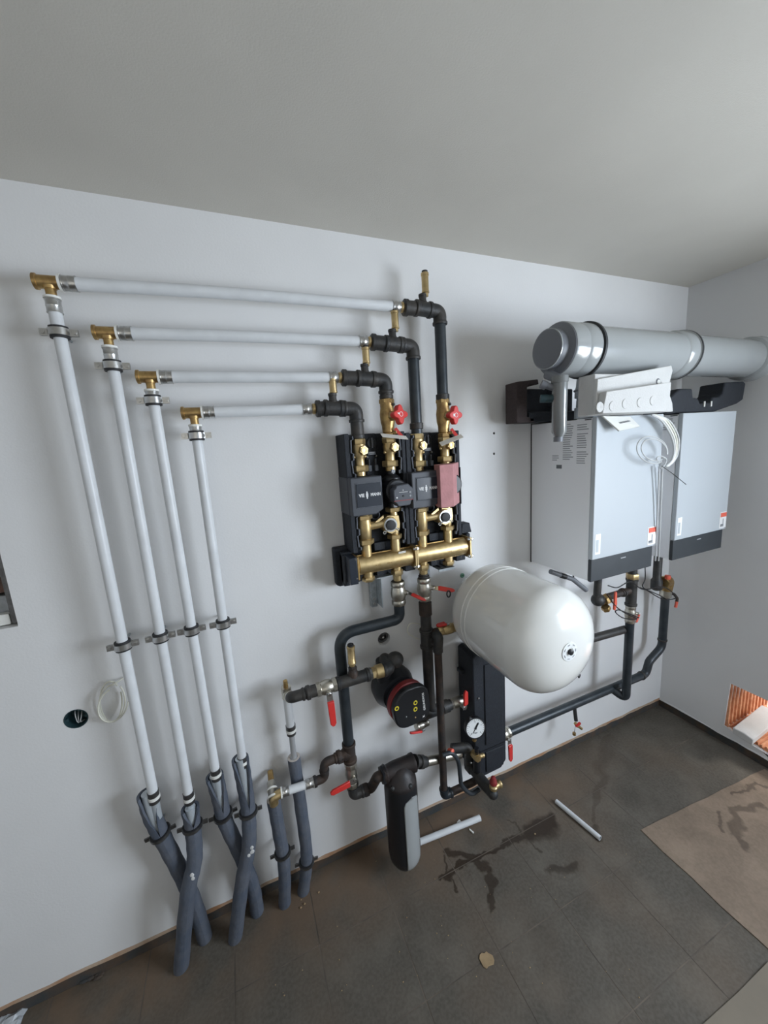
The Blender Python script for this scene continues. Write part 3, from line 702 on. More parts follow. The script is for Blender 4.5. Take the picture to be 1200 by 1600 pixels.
# ================================================================ PUMP GROUPS
def pump_group(x0, left):
    """x0 = left column X; second column is 127 mm to the right"""
    side = 'left' if left else 'right'
    xa, xb = x0, x0 + .127; xm = (xa + xb) / 2
    zt = 1.962 if left else 1.955; zb = 1.505
    t = thing('pump_group', ('left pump group in black foam shell with uncovered grey pump head' if left else 'right pump group in black foam shell partly behind the pink block'), 'pump group', (xm, 0, zb), 'brass pump groups on the manifold')
    L, R_ = xm - .1245, xm + .1245
    g = G(); g.box(L, R_, -.028, -.001, zb, zt)                         # back plate
    g.box(L, L + .020, -.118, -.028, zb, zt); g.box(R_ - .016, R_, -.118, -.028, zb, zt)
    g.box(xm - .024, xm + .024, -.060, -.028, zb, zt)
    g.build('foam_shell', 'epp', t, bevel=.003)
    # wavy inner rims of the channels, cut foam edge showing lighter
    def rim(xs, sgn, za, zb_, w0=.0045):
        pts = []; n = 40
        for i in range(n + 1):
            s = i / n; z = za + (zb_ - za) * s
            off = .009 * (1 if (s < .10 or .42 < s < .58 or s > .92) else 0) + .0015 * math.sin(s * 9)
            pts.append((xs + sgn * off, z))
        poly = [V((a, -.112, b)) for a, b in pts] + [V((a + sgn * w0, -.112, b)) for a, b in reversed(pts)]
        G().prism(poly, (0, -.010, 0)).build('rim_edge', 'epp_edge', t, smooth=False)
        poly = [V((xs - sgn * .004, -.03, za)), V((xs - sgn * .004, -.03, zb_))] ; 
        poly = [V((a, -.03, b)) for a, b in pts] + [V((xs - sgn * .012, -.03, zb_)), V((xs - sgn * .012, -.03, za))]
        G().prism(poly, (0, -.082, 0)).build('channel_wall', 'epp', t, smooth=False)
    rim(L + .022, 1, zt - .01, 1.80); rim(R_ - .020, -1, zt - .01, 1.80); rim(L + .022, 1, 1.66, zb + .01); rim(R_ - .020, -1, 1.66, zb + .01)
    # moulded centre: clips, badge plate, two keyhole tabs
    for s in (-1, 1):
        G().box(xm + s * .014 - .0065, xm + s * .014 + .0065, -.078, -.060, 1.815, 1.838).box(xm + s * .014 - .002, xm + s * .014 + .002, -.072, -.060, 1.838, 1.862).build('keyhole_tab', 'epp_edge', t, bevel=.001)
        G().ball((xm + s * .020, -.064, 1.872), .006).build('clip_pin', 'dark_steel', t)
    G().box(xm - .018, xm + .016, -.072, -.060, 1.878, 1.892).build('badge_plate', 'panel_grey', t, bevel=.001)
    G().box(xm - .013, xm + .010, -.0728, -.072, 1.886, 1.889).build('badge_print', 'print_light', t)
    G().box(xm - .011, xm + .007, -.0728, -.072, 1.881, 1.883).build('badge_print', 'print_light', t)
    G().lathe((xm + .004, -.058, 1.925), (0, -1, 0), [(0, .020), (.006, .020), (.008, .017), (.008, .015), (.004, .014)], 24).build('thermometer_seat', 'boiler_dark', t)
    G().box(xm + .001, xm + .006, -.072, -.06, 1.905, 1.945).build('thermometer_slot', 'epp_edge', t)
    # upper ball valves
    for x in (xa, xb):
        zt_ = TOPZ[0 if x == COLX[0] else 1 if x == COLX[1] else 2 if x == COLX[2] else 3]
        if x == xb: zt_ = P(611 if left else 698, 683, y=BD).z
        zt_ = min(zt_, 1.955)
        zn = 1.840 if x == xb else 1.830
        v = G()
        v.hex((x, BD, zt_ - .022), (x, BD, zt_), .0275); v.lathe((x, BD, zt_ - .030), Z_, [(0, .025), (.008, .025)], 20)
        v.lathe((x, BD, zn + .012), Z_, [(0, .0195), (.03, .0195), (.038, .025), (zt_ - zn - .045, .026), (zt_ - zn - .030, .022)], 22)
        v.lathe((x, BD, zn), Z_, [(0, .027), (.004, .027), (.012, .020)], 20)
        for s in (-1, 1): v.ball((x + s * .022, BD - .004, zn + .045), .0065)
        vb_ = v.build('upper_valve', 'brass', t)
        zc = (zt_ + zn) / 2 + .012; q = V((x + .006, BD - .018, zc))
        G().hex(q, q + V((.003, -.020, 0)), .0185).build('port_nut', 'brass', t)
        G().ring(q + V((.003, -.0205, 0)), (.2, -1, 0), .0135, .0075, .003).build('port_ring', 'brass_dull', t)
        G().hex((x, BD, zn - .012), (x, BD, zn + .012), .033).build('union_nut', 'brass', t)
        G().cyl((x, BD, zn - .028), (x, BD, zn - .010), .0205).build('pipe_stub', 'brass', t)
    # grey controller box over the left channel
    cx0, cx1 = xa - .060, xa + .066
    g = G(); g.prism([(cx0, -.04, 1.800), (cx1, -.04, 1.800), (cx1, -.04, 1.672), (cx1 - .03, -.04, 1.655), (cx0, -.04, 1.655)], (0, -.112, 0)); g.box(L - .002, L + .022, -.119, -.001, 1.655, 1.800)
    cb = g.build('controller_box', 'panel_grey', t, bevel=.004)
    px0, px1, pz0, pz1 = cx0 + .020, cx1 - .008, 1.688, 1.776
    G().box(px0 - .004, px1 + .004, -.1535, -.150, pz0 - .004, pz1 + .004).build('panel_frame', 'epp_edge', t, bevel=.0015)
    npn = G().box(px0, px1, -.156, -.152, pz0, pz1).build('name_panel', 'panel_dark', t, bevel=.001)
    text('lettering', 'VIE', (px0 + .019, -.1568, (pz0 + pz1) / 2), X_, Z_, .0175, 'white_print', npn, wide=.9, bold=.03)
    text('lettering', 'MANN', (px1 - .023, -.1568, (pz0 + pz1) / 2), X_, Z_, .0165, 'white_print', npn, wide=.82, bold=.03)
    g = G(); zc = (pz0 + pz1) / 2; xc = px0 + .0405; 
    for q, ww in ((.010, .005), (.003, .009), (-.004, .009), (-.011, .005)): g.box(xc - ww / 2, xc + ww / 2, -.1575, -.156, zc + q - .002, zc + q + .004)
    g.box(xc - .0016, xc + .0016, -.1572, -.156, zc - .012, zc + .014)
    g.build('logo_mark', 'white_print', npn, smooth=False)
    G().torus((xm - .012, -.092, 1.640), Y_, .017, .003).build('cable_hook', 'panel_grey', t)
    # lower union and flow body on left column
    g = G(); g.lathe((xa, BD, 1.548), Z_, [(0, .021), (.006, .025), (.05, .0275), (.085, .0265), (.09, .022), (.115, .021)], 22)
    g.build('flow_body', 'brass', t)
    G().hex((xa, BD, 1.632), (xa, BD, 1.650), .034).build('union_nut', 'brass', t)
    G().lathe((xa, BD, 1.650), Z_, [(0, .026), (.016, .026), (.017, .023), (.024, .023)], 20).build('union_tail', 'brass', t)
    G().hex((xa, BD, 1.532), (xa, BD, 1.552), .034).build('union_nut', 'brass', t)
    G().cyl((xa, BD, 1.470), (xa, BD, 1.534), .021).build('pipe_stub', 'brass', t)
    # mixing valve on right column
    g = G(); g.cyl((xa, BD, 1.600), (xa + .075, BD - .010, 1.606), .0165)
    g.prism([(xb - .052, BD - .020, 1.575), (xb - .055, BD - .020, 1.622), (xb - .034, BD - .020, 1.637), (xb + .014, BD - .020, 1.632), (xb + .018, BD - .020, 1.600), (xb + .016, BD - .020, 1.575), (xb - .02, BD - .020, 1.560)], (0, .045, 0))
    g.lathe((xb, BD, 1.548), Z_, [(0, .016), (.02, .019), (.075, .019), (.1, .015), (.12, .015)], 20)
    g.lathe((xb - .028, BD, 1.602), (0, -1, 0), [(0, .031), (.024, .031), (.028, .027)], 24)
    g.build('mixing_valve', 'brass', t, bevel=.0015)
    G().prism([(xa + .040, BD - .018, 1.618), (xb - .052, BD - .018, 1.640), (xb - .050, BD - .018, 1.630), (xa + .048, BD - .018, 1.612)], (0, .006, 0)).build('bypass_rib', 'brass', t)
    q = V((xb - .028, BD - .028, 1.600))
    G().ring(q - V((0, .002, 0)), Y_, .028, .020, .006).build('scale_ring', 'steel', t)
    G().lathe(q, (0, -1, 0), [(0, .021), (.012, .020), (.013, .016)], 20).build('mixer_knob', 'rubber', t)
    g = G(); g.sweep([q + V((-.026, -.006, -.025)), q + V((-.012, -.006, -.017)), q + V((.016, -.006, -.014)), q + V((.027, -.006, -.020))], .003, 8)
    g.torus(q + V((-.029, -.006, -.027)), Y_, .0055, .0022, 16, 6); g.torus(q + V((.030, -.006, -.021)), Y_, .0045, .002, 16, 6)
    g.build('mixer_handle', 'steel', t)
    G().hex((xb, BD, 1.536), (xb, BD, 1.554), .031).build('union_nut', 'brass', t)
    G().cyl((xb, BD, 1.470), (xb, BD, 1.538), .020).build('pipe_stub', 'brass', t)
    G().hex((xb, BD, 1.648), (xb, BD, 1.666), .032).build('union_nut', 'brass', t)
    # circulator in the right channel
    g = G(); g.lathe((xb, BD, 1.664), Z_, [(0, .018), (.02, .018), (.03, .036), (.12, .036), (.135, .018), (.165, .018)], 24)
    g.lathe((xb, BD, 1.735), (0, -1, 0), [(0, .048), (.05, .046), (.055, .040)], 28)
    g.build('pump_body', 'black', t)
    g = G()
    for zz in (1.675, 1.812): g.box(xb - .012, xb + .002, -.138, -.13, zz - .006, zz + .006)
    g.build('pump_flange_print', 'print_light', t)
    if left:
        hx, hz = xb + .008, 1.720
        pts = [(-.030, .040), (.024, .044), (.038, .030), (.046, .026), (.046, -.016), (.036, -.024), (.030, -.040), (-.024, -.042), (-.034, -.028), (-.044, -.022), (-.044, .024), (-.034, .030)]
        g = G().prism([(hx + a * .93, -.150, hz + b) for a, b in pts], (0, -.040, 0)); hd_ = g.build('pump_head', 'panel_grey', t, bevel=.004)
        y = -.1905
        G().box(hx - .018, hx + .018, y - .0006, y, hz + .012, hz + .0135).build('print_line', 'white_print', t)
        text('lettering', 'X', (hx - .001, y, hz + .020), X_, Z_, .008, 'white_print', t)
        G().cyl((hx, y, hz - .002), (hx, y - .002, hz - .002), .0035).build('button', 'black', t)
        for a, b, s_ in ((-.028, -.006, .003), (.028, .010, .004), (.028, -.004, .004)): G().cyl((hx + a, y + .0005, hz + b), (hx + a, y - .001, hz + b), s_, n=14).build('indicator', 'print_light' if a > 0 else 'white_print', t)
        G().box(hx - .040, hx + .040, y - .0005, y + .001, hz - .020, hz - .017).build('red_stripe', 'dark_red', t)
    return t
pump_group(COLX[0], True)
pump_group(COLX[2], False)
pa = P(688, 727, y=-.155); 
t = thing('pink_foam_block', 'dusty pink foam block covering the circulator of the right pump group', 'foam block', (COLX[3], -.19, pa.z - .22))
xl, xm_, xr = P(688, 760, y=-.19).x, P(707, 760, y=-.19).x, P(719, 760, y=-.135).x
zt_, zb_ = P(695, 726, y=-.19).z, P(698, 793, y=-.19).z
G().prism([(xl, -.19, zt_), (xm_ + .004, -.192, zt_), (xr, -.128, zt_ + .002), (xl + .01, -.128, zt_)], (0, 0, zb_ - zt_)).build('foam_body', 'pink_foam', t, bevel=.002)
G().prism([(xr + .001, -.136, zt_ - .02), (xr + .008, -.130, zt_ - .02), (xr + .008, -.120, zt_ - .02), (xr + .001, -.126, zt_ - .02)], (0, 0, -.155)).build('black_backing', 'epp', t)

# ================================================================ MANIFOLD
MZ = 1.450
t = thing('manifold_insulation', 'black foam back shell behind the brass manifold', 'insulation shell', (.65, 0, MZ - .1))
g = G()
g.prism([(.330, -.001, MZ + .066), (.965, -.001, MZ + .062), (.965, -.001, MZ - .070), (.88, -.001, MZ - .075), (.345, -.001, MZ - .098), (.330, -.001, MZ - .090)], (0, -.038, 0))
g.build('back_shell', 'epp', t, bevel=.006)
g = G(); g.box(.352, .372, -.10, -.038, MZ - .075, MZ + .045).box(.352, .40, -.075, -.038, MZ - .088, MZ + .052)
g.build('side_cheek', 'epp', t, bevel=.005)
G().box(.928, .950, -.09, -.038, MZ - .06, MZ + .05).build('side_cheek', 'epp', t, bevel=.005)
for x in (.515, .645, .770, .900):
    G().box(x - .024, x + .024, -.085, -.036, MZ - .072, MZ - .042).build('foam_foot', 'epp', t, bevel=.003)
    G().box(x - .004, x + .004, -.0856, -.085, MZ - .064, MZ - .048).build('foot_slot', 'black', t)
for x in (.515, .770): G().box(x - .026, x + .026, -.082, -.036, MZ + .040, MZ + .074).build('foam_foot', 'epp', t, bevel=.003)
G().prism([(.91, -.03, MZ + .05), (.915, -.03, MZ + .095), (.955, -.03, MZ + .095), (.965, -.03, MZ + .05)], (0, -.05, 0)).build('end_block', 'epp', t, bevel=.003)

t = thing('brass_manifold', 'long horizontal brass heating manifold with three square flanges', 'manifold', (.67, BD, MZ - .04))
for a, b in ((.402, .642), (.656, .908)):
    G().lathe((a, BD, MZ), X_, [(0, .034), (.004, .038), (b - a - .004, .038), (b - a, .034)], 40).build('manifold_tube', 'brass', t)
    g = G(); g.box(a + .002, b - .002, BD - .003, BD + .003, MZ + .036, MZ + .0405).box(a + .002, b - .002, BD - .003, BD + .003, MZ - .0405, MZ - .036)
    g.build('weld_seam', 'brass_dull', t)
for i, x in enumerate((.396, .645, .653, .912)):
    G().box(x - .0035, x + .0035, BD - .046, BD + .046, MZ - .046, MZ + .046).build('flange', 'brass' if i else 'brass_dull', t, bevel=.001)
G().box(.360, .392, BD - .047, BD + .046, MZ - .060, MZ + .046).build('end_cover', 'panel_dark', t, bevel=.002)
for x, s in ((.390, -1), (.649, 1), (.649, -1), (.912, -1), (.916, 1)):
    for zz in (-.038, .038):
        G().ball((x + s * .008, BD - .040, MZ + zz), .0065).hex((x, BD - .040, MZ + zz), (x + s * .006, BD - .040, MZ + zz), .0085).build('bolt', 'steel', t)
for x in (COLX[0], COLX[3]):
    G().hex((x, BD, MZ - .072), (x, BD, MZ - .054), .0265).lathe((x, BD, MZ - .056), Z_, [(0, .02), (.03, .02)], 20).build('blind_cap', 'brass', t)
for x in (COLX[1], COLX[2]):
    G().hex((x, BD, MZ - .072), (x, BD, MZ - .048), .0255).lathe((x, BD, MZ - .095), Z_, [(0, .017), (.03, .0185), (.06, .0185)], 20).build('outlet', 'brass', t)
lb = V((.590, BD - .030, MZ + .030)); G().obox(lb, X_ * .016, V((0, -.45, .75)).normalized() * -.005, V((0, -.75, -.5)).normalized() * .001).build('white_label', 'paper', t)
g = G()
for x0 in (.47, .52, .56, .80, .85, .885):
    for k in range(3): g.box(x0 + .008 * k, x0 + .008 * k + .004, BD - .0388, BD - .0375, MZ - .004, MZ + .001)
g.build('engraved_marks', 'brass_dull', t)['kind'] = 'stuff'
# brackets
t = thing('wall_bracket', 'galvanised steel angle bracket below left end of manifold', 'bracket', (.475, 0, 1.22), 'galvanised brackets')
G().box(.478, .506, -.026, -.002, 1.225, 1.385).build('back_leg', 'galv', t, bevel=.001)
G().box(.506, .509, -.085, -.002, 1.240, 1.385).build('web', 'galv', t)
G().box(.478, .548, -.115, -.002, 1.382, 1.386).build('top_flange', 'galv', t)
for zz in (1.24, 1.262, 1.36): G().cyl((.492, -.025, zz), (.492, -.030, zz), .006, n=12).build('bolt', 'steel', t)
t = thing('wall_bracket', 'galvanised bracket with slotted flange below right part of manifold', 'bracket', (.76, 0, 1.22), 'galvanised brackets')
G().box(.742, .772, -.020, -.002, 1.22, 1.385).build('back_leg', 'galv', t)
G().box(.765, .845, -.115, -.002, 1.366, 1.369).box(.765, .845, -.118, -.115, 1.358, 1.369).build('top_flange', 'galv', t)
for xx in (.785, .81): G().box(xx - .004, xx + .004, -.10, -.03, 1.3692, 1.3698).build('slot', 'black', t)

# ================================================================ BELOW THE MANIFOLD
# valve + bend run on column 2 (left)
x2 = COLX[1]; x3 = COLX[2]
zv1, zv0 = P(620, 908, y=BD).z, P(621, 945, y=BD).z
ball_valve('nickel ball valve with red lever under the left manifold outlet', (x2, BD, zv1), (x2, BD, zv0), .0265, V((.75, -.65, .1)), V((.6, -.5, -.35)), .075, 'nickel ball valves', stem_len=.040)
HX = .305
zl = P(585, 977, y=BD).z + .0; zl2 = zl
t = thing('bent_black_pipe', 'black pipe bending left then down from the left manifold valve', 'pipe', (HX, BD, .42), 'bent black pipes under the manifold')
zf = P(543, 1160, y=BD).z
G().tube([(x2, BD, zv0), (x2, BD, zl), (HX, BD, zl), (HX, BD, zf)], .0225, 24, [.07, .07], 12).build('pipe', 'iron_blue', t)
g = G(); g.lathe((x2, BD, zv0 - .004), Z_, [(0, .021), (.012, .024), (.014, .024)], 20); g.build('thread_collar', 'iron', t)
# tee at its foot
zt2 = P(543, 1176, y=BD).z
tee('tee', (HX, BD, zt2), Z_, .045, .0255, (-1, -.1, 0), .052, .021, 'rust_iron', t)
g = G(); bead(g, (HX - .048, BD - .005, zt2), X_, .026, .014); g.hex((HX - .036, BD - .004, zt2), (HX - .050, BD - .006, zt2), .026)
g.build('lock_nut', 'rust_iron', t)
# S bend to the white stub
A = V((HX - .06, BD - .006, zt2)); S1 = P(505, 1177, y=BD); S1.z = zt2; S2 = P(507, 1212, y=BD); S3 = P(495, 1219, y=BD)
S1 = V((S1.x - .005, BD - .006, zt2)); S2 = V((S1.x + .002, BD - .01, S2.z)); S3 = V((S2.x - .055, BD - .01, S2.z))
t2 = thing('s_bend', 'rusty black S-shaped double elbow joining the short white pipe', 'pipe fitting', S2)
g = G(); g.tube([A, S1, S2, S3 + V((.012, 0, 0))], .0175, 20, [.028, .028], 8); bead(g, A, X_, .0215, .012); bead(g, S3 + V((.012, 0, 0)), X_, .022, .012); bead(g, S1.lerp(S2, .5), Z_, .0205, .01)
g.build('double_elbow', 'rust_iron', t2)
W1 = P(441, 1238, y=BD - .01); W1 = V((W1.x, BD - .01, S3.z + .0)); 
W1.z = P(441, 1238, y=BD - .01).z
t3 = thing('short_white_pipe', 'short white horizontal pipe between brass elbow and black S-bend', 'pipe', S3.lerp(W1, .5))
G().sweep([S3 + V((.005, 0, 0)), W1], .0158, 18).build('pipe', 'white_pipe', t3)
hd = (W1 - S3).normalized(); sleeve(S3 + V((.004, 0, 0)), hd, .0158, .03, t3); sleeve(W1, -hd, .0158, .026, t3)
BE = P(427, 1246, y=BD - .01)
t4 = thing('brass_elbow', 'brass press elbow with white rings on top of grey foam sleeve', 'pipe fitting', BE)
G().tube([W1 + hd * .0, BE, BE + V((0, .0, -.03))], .0175, 18, .02, 6).build('elbow_body', 'brass', t4)
G().cyl(BE + V((-.002, -.006, 0)), BE + V((0, .055, .02)), .0165).build('stub', 'nickel', t4)
for q in (.1, .55): G().ring((BE + V((-.002, -.006, 0))).lerp(BE + V((0, .055, .02)), q), (0, 1, .36), .0205, .01, .005).build('white_ring', 'white_plastic', t4)
G().cyl(BE + V((0, .05, .018)), BE + V((0, .095, .034)), .012, .011).build('stub_tip', 'brass_dull', t4)
# valve below the tee with lever to left
zq1, zq0 = P(546, 1196, y=BD).z, P(549, 1228, y=BD).z
ball_valve('weathered ball valve above filter, its red lever pointing left', (HX, BD, zt2 - .046), (HX, BD, zq0), .0235, (.1, -1, 0), (-1, -.1, -.02), .11, 'ball valves on the bent pipe', body='nickel', stem_len=.036)
# elbow to filter
zc = P(552, 1246, y=BD).z
FXc = P(630, 1290, y=-.17).x
t = thing('filter_inlet_elbow', 'black elbow leading from ball valve into the magnetic filter', 'pipe fitting', (HX, BD, zc))
elbow('elbow', (HX, BD, zc + .012), (HX, BD, zc + .1), (HX + .1, BD, zc + .012), .022, .040, 'iron', t, .032)
G().hex((HX + .045, BD, zc + .012), (HX + .068, BD, zc + .012), .0285).build('union_nut', 'rust_iron', t)
# ---- dirt filter
FY = -.175
fx = P(630, 1290, y=FY - .0).x; z1 = P(630, 1228, y=FY - .03).z; 
r_f = .072; z0 = .062
t = thing('magnetic_filter', 'black cylindrical filter with pale grey stripe hanging above the floor', 'filter', (fx, FY, z0))
zh = P(620, 1205, y=FY).z
g = G(); g.lathe((fx, FY, z0), Z_, [(0, .014), (.003, .038), (.016, .056), (.04, .068), (.07, r_f), (z1 - z0 - .03, r_f), (z1 - z0, r_f * .97)], 36); g.build('filter_sleeve', 'black', t)
g = G(); g.lathe((fx, FY, z1 - .004), Z_, [(0, r_f * .97), (.010, .070), (.022, .068), (.03, .062), (.055, .052), (.075, .030), (.080, .005)], 32)
g.lathe((fx - .075, FY + .01, zh), X_, [(0, .034), (.012, .038), (.02, .032), (.05, .036), (.13, .036), (.135, .039), (.148, .039), (.15, .022)], 22)
g.build('filter_head', 'dark_iron', t)
G().hex((fx - .082, FY + .01, zh), (fx - .070, FY + .01, zh), .038).build('inlet_flange', 'black', t)
for k in range(5):
    a = k * 2 * PI / 5; G().ball((fx + .062 * math.cos(a), FY + .062 * math.sin(a), z1 + .018), .011).build('head_bolt', 'iron', t)
# grey stripe, curved to the body, towards the right front
g = G(); vs = []; fs = []; n, mm = 14, 22; zs0, zs1 = z0 + .012, z1 - .025; ac = math.radians(-74)
for j in range(mm + 1):
    s = j / mm; z = zs0 + (zs1 - zs0) * s; h = min(1, (zs1 - z) / .045); wd = math.radians(31) * math.sqrt(max(0, 1 - (1 - h) ** 2)) if h < 1 else math.radians(31)
    zz = z - z0; rb = r_f if zz > .07 else (.068 + (r_f - .068) * (zz - .04) / .03 if zz > .04 else (.056 + .012 * (zz - .016) / .024 if zz > .016 else .038 + .018 * (zz - .003) / .013))
    for i in range(n + 1):
        a = ac + wd * (2 * i / n - 1); vs.append((fx + (rb + .0022) * math.cos(a), FY + (rb + .0022) * math.sin(a), z))
for j in range(mm):
    for i in range(n): fs.append((j * (n + 1) + i, j * (n + 1) + i + 1, (j + 1) * (n + 1) + i + 1, (j + 1) * (n + 1) + i))
g.add(vs, fs); st = g.build('grey_stripe', 'flue', t); s_ = st.modifiers.new('thick', 'SOLIDIFY'); s_.thickness = .003
G().tube([(HX + .066, BD, zc + .012), (HX + .085, BD, zc + .012), (fx - .10, FY + .01, zh), (fx - .08, FY + .01, zh)], .021, 18, .02, 5).build('inlet_nipple', 'rust_iron', t)

# ---- filter outlet to separator
px = P(655, 1198, y=-.14); q2 = P(690, 1190, y=-.13)
t = thing('filter_outlet', 'black ribbed pipe section right of the filter head with nickel end', 'pipe', px)
G().lathe((fx + .075, FY + .01, zh), q2 - V((fx + .075, FY + .01, zh)), [(0, .030), (.01, .030), (.012, .022), (.03, .022), (.032, .028), (.055, .028), (.057, .023), (.075, .023)], 20).build('ribbed_coupling', 'iron', t)
G().cyl(V((fx + .075, FY + .01, zh)).lerp(q2, .40), q2 + V((.10, .0, -.0)), .0205).build('nickel_nipple', 'nickel', t)

# ---- V6 : right outlet
zv1, zv0 = P(660, 903, y=BD).z, P(661, 938, y=BD).z
t = thing('black_coupling', 'short black reducing coupling under the right manifold outlet', 'pipe fitting', (x3, BD, zv1))
G().lathe((x3, BD, zv1), Z_, [(0, .021), (.003, .0235), (.010, .0235), (.012, .019), (MZ - .09 - zv1, .019)], 20).build('coupling_body', 'iron', t)
tv = ball_valve('nickel ball valve with red lever and black ring under the right manifold outlet', (x3, BD, zv1), (x3, BD, zv0), .0265, V((.8, -.55, .15)), V((.85, -.35, -.22)), .085, 'nickel ball valves', stem_len=.040)
G().torus(P(701, 928, y=BD - .075), (.5, -1, .2), .013, .003).build('rubber_ring', 'rubber', tv)
zs = P(695, 1104, y=BD).z
t = thing('thick_black_pipe', 'thick black vertical pipe from the right manifold valve behind the circulator', 'pipe', (x3, BD, zs), 'bent black pipes under the manifold')
G().tube([(x3, BD, zv0), (x3, BD, zs), (x3 + .11, BD, zs)], .024, 22, [.05], 8).build('pipe', 'iron', t)
g = G(); g.lathe((x3, BD, zv0 - .07), Z_, [(0, .026), (.003, .0285), (.06, .0285), (.063, .025)], 22); g.build('socket', 'rust_iron', t)
g = G(); g.lathe((x3 + .06, BD, zs), X_, [(0, .026), (.003, .029), (.035, .029), (.038, .024)], 22); g.build('socket', 'iron', t)
zb6 = P(675, 995, y=BD).z
tee('tee', (x3, BD, zb6), Z_, .045, .0275, (.9, -.5, 0), .045, .020, 'iron', t)
# brass valve towards the tank
bA = P(684, 987, y=-.125); bB = P(716, 978, y=-.125)
ball_valve('brass ball valve with flat red lever at left of the white tank', bA, V((bB.x, bA.y, bA.z)), .0195, Z_, V((-1, 0, 0)), .058, body='brass', stem_len=.024)
tt = thing('yellowed_tag', 'yellowed translucent plastic tag hanging left of the thick black pipe', 'tag', P(650, 990, y=-.05))
g = G(); g.sweep(smooth_path([P(664, 977, y=-.06), P(642, 974, y=-.05), P(637, 988, y=-.05), P(650, 997, y=-.05), P(664, 1001, y=-.06)]), .0028, 8); g.build('tag_loop', 'cable_cream', tt)
# nickel union + red valve before separator
vA = V((x3 + .098, BD, zs)); vB = P(726, 1098, y=BD); vB = V((vB.x + .0, BD, zs))
ball_valve('ball valve with upright red lever at the left side of the gauge block', vA, vB + V((.012, 0, 0)), .0205, (.25, -1, -.15), (.0, -.05, 1), .095, 'ball valves by the gauge block', stem_len=.045)

# ---- V7 brown thinner pipe in front
V7X = P(690, 1150, y=-.17).x; V7Y = -.17
ztp = P(680, 1000, y=V7Y).z; zbt = P(697, 1245, y=V7Y).z
t = thing('rusty_pipe', 'rusty brown vertical pipe running in front of the circulator to near the floor', 'pipe', (V7X, V7Y, zbt))
G().tube([(x3 + .03, -.125, ztp + .012), (V7X + .006, V7Y, ztp + .012), (V7X, V7Y, ztp - .07), (V7X, V7Y, zbt + .012), (V7X + .12, V7Y, zbt + .012)], .0165, 20, [.02, .02, .035], 7).build('pipe', 'rust_iron', t)
g = G(); bead(g, (V7X, V7Y, ztp - .05), Z_, .0215, .016); g.tube([(V7X + .004, V7Y + .02, ztp + .014), (V7X + .004, V7Y - .003, ztp + .010), (V7X, V7Y, ztp - .045)], .021, 18, .02, 6); g.build('elbow', 'iron', t)
elbow('elbow', (V7X, V7Y, zbt + .012), (V7X, V7Y, 1), (V7X + 1, V7Y, zbt + .012), .0195, .034, 'iron_blue', t, .028)
# clip at its lower part with red cap
q = P(701, 1172, y=-.19)
tag(G().lathe(q, (.4, -1, .2), [(0, .009), (.012, .012), (.022, .012), (.026, .006)], 14).build('red_cap', 'orange_red'), 'small orange-red cap beside lower part of the rusty pipe', 'cap')

# ================================================================ HORIZONTAL BRANCH TO THE CIRCULATOR
HY = -.155
c0 = P(456, 1089, y=HY); zz = P(505, 1078, y=HY).z
xe = P(456, 1085, y=HY).x
z_h = P(535, 1066, y=HY).z
c0 = V((xe, HY, z_h))
t = thing('black_elbow', 'black elbow with bushing turning from the wall to the red-lever valve', 'pipe fitting', c0)
g = G(); g.tube([RT + od * .045, c0 + V((.0, 0, 0)), c0 + V((.05, 0, 0))], .0205, 20, .03, 8); g.build('elbow_body', 'iron', t)
xs0, xs1 = P(482, 1080, y=HY).x, P(494, 1078, y=HY).x
G().lathe((c0.x + .035, HY, z_h), X_, [(0, .021), (.004, .024), (.010, .024), (.012, .020), (.02, .027), (.03, .027), (.033, .023), (xs1 - c0.x - .035, .023)], 22).build('bushing', 'iron', t)
xv1 = P(526, 1070, y=HY).x
ball_valve('nickel ball valve left of the thick bent pipe, red lever hanging down', (xs1, HY, z_h), (xv1, HY, z_h), .0235, (.05, -1, -.25), (.02, -.06, -1), .125, 'ball valves with hanging levers', stem_len=.036)
xt = P(553, 1062, y=HY).x; xte = P(577, 1058, y=HY).x
t = thing('vent_tee', 'black tee in front of the bent pipe carrying a brass air vent', 'pipe fitting', (xt, HY, z_h))
tee('tee', ((xv1 + xte) / 2, HY, z_h), X_, (xte - xv1) / 2, .0235, None, 0, 0, 'iron', t)
xvent = P(551, 1046, y=HY).x
G().lathe((xvent, HY, z_h), Z_, [(0, .021), (.03, .020), (.034, .017), (.05, .017), (.052, .014), (.058, .013)], 18).build('vent_socket', 'rust_iron', t)
air_vent((xvent, HY, z_h + .056), (xvent, HY, P(548, 1007, y=HY).z), 'brass air vent standing on black tee beside the bent pipe', r=.0145)
G().hex((xte, HY, z_h), (xte + .012, HY, z_h), .024, 8).build('nipple', 'dark_steel', t)
xc1 = P(609, 1045, y=HY).x
t = thing('check_valve', 'bright brass check valve left of the circulator', 'valve', (xte + .012, HY, z_h))
G().lathe((xte + .018, HY, z_h), X_, [(0, .021), (.008, .022), (.012, .027), (.040, .0275), (.044, .024), (.048, .020)], 28).build('valve_body', 'brass', t)
G().hex((xte + .010, HY, z_h), (xte + .024, HY, z_h), .0245).build('hex_end', 'brass', t)
xq = xte + .066
PC = P(648, 1100, y=-.20)              # pump centre
pz = PC.z; pxx = PC.x
t = thing('pump_elbow', 'large black elbow between brass check valve and circulator', 'pipe fitting', (xq, HY, z_h))
g = G(); cE = V((xq + .022, HY - .002, z_h)); g.tube([(xq, HY, z_h), cE, cE + V((.0, .05, .02)), cE + V((.02, .075, -.04))], .026, 22, [.024, .02], 7); bead(g, (xq, HY, z_h), X_, .029, .012)
g.ball(P(617, 1031, y=HY + .02), .038, .034, .034)
g.build('elbow_body', 'iron', t)
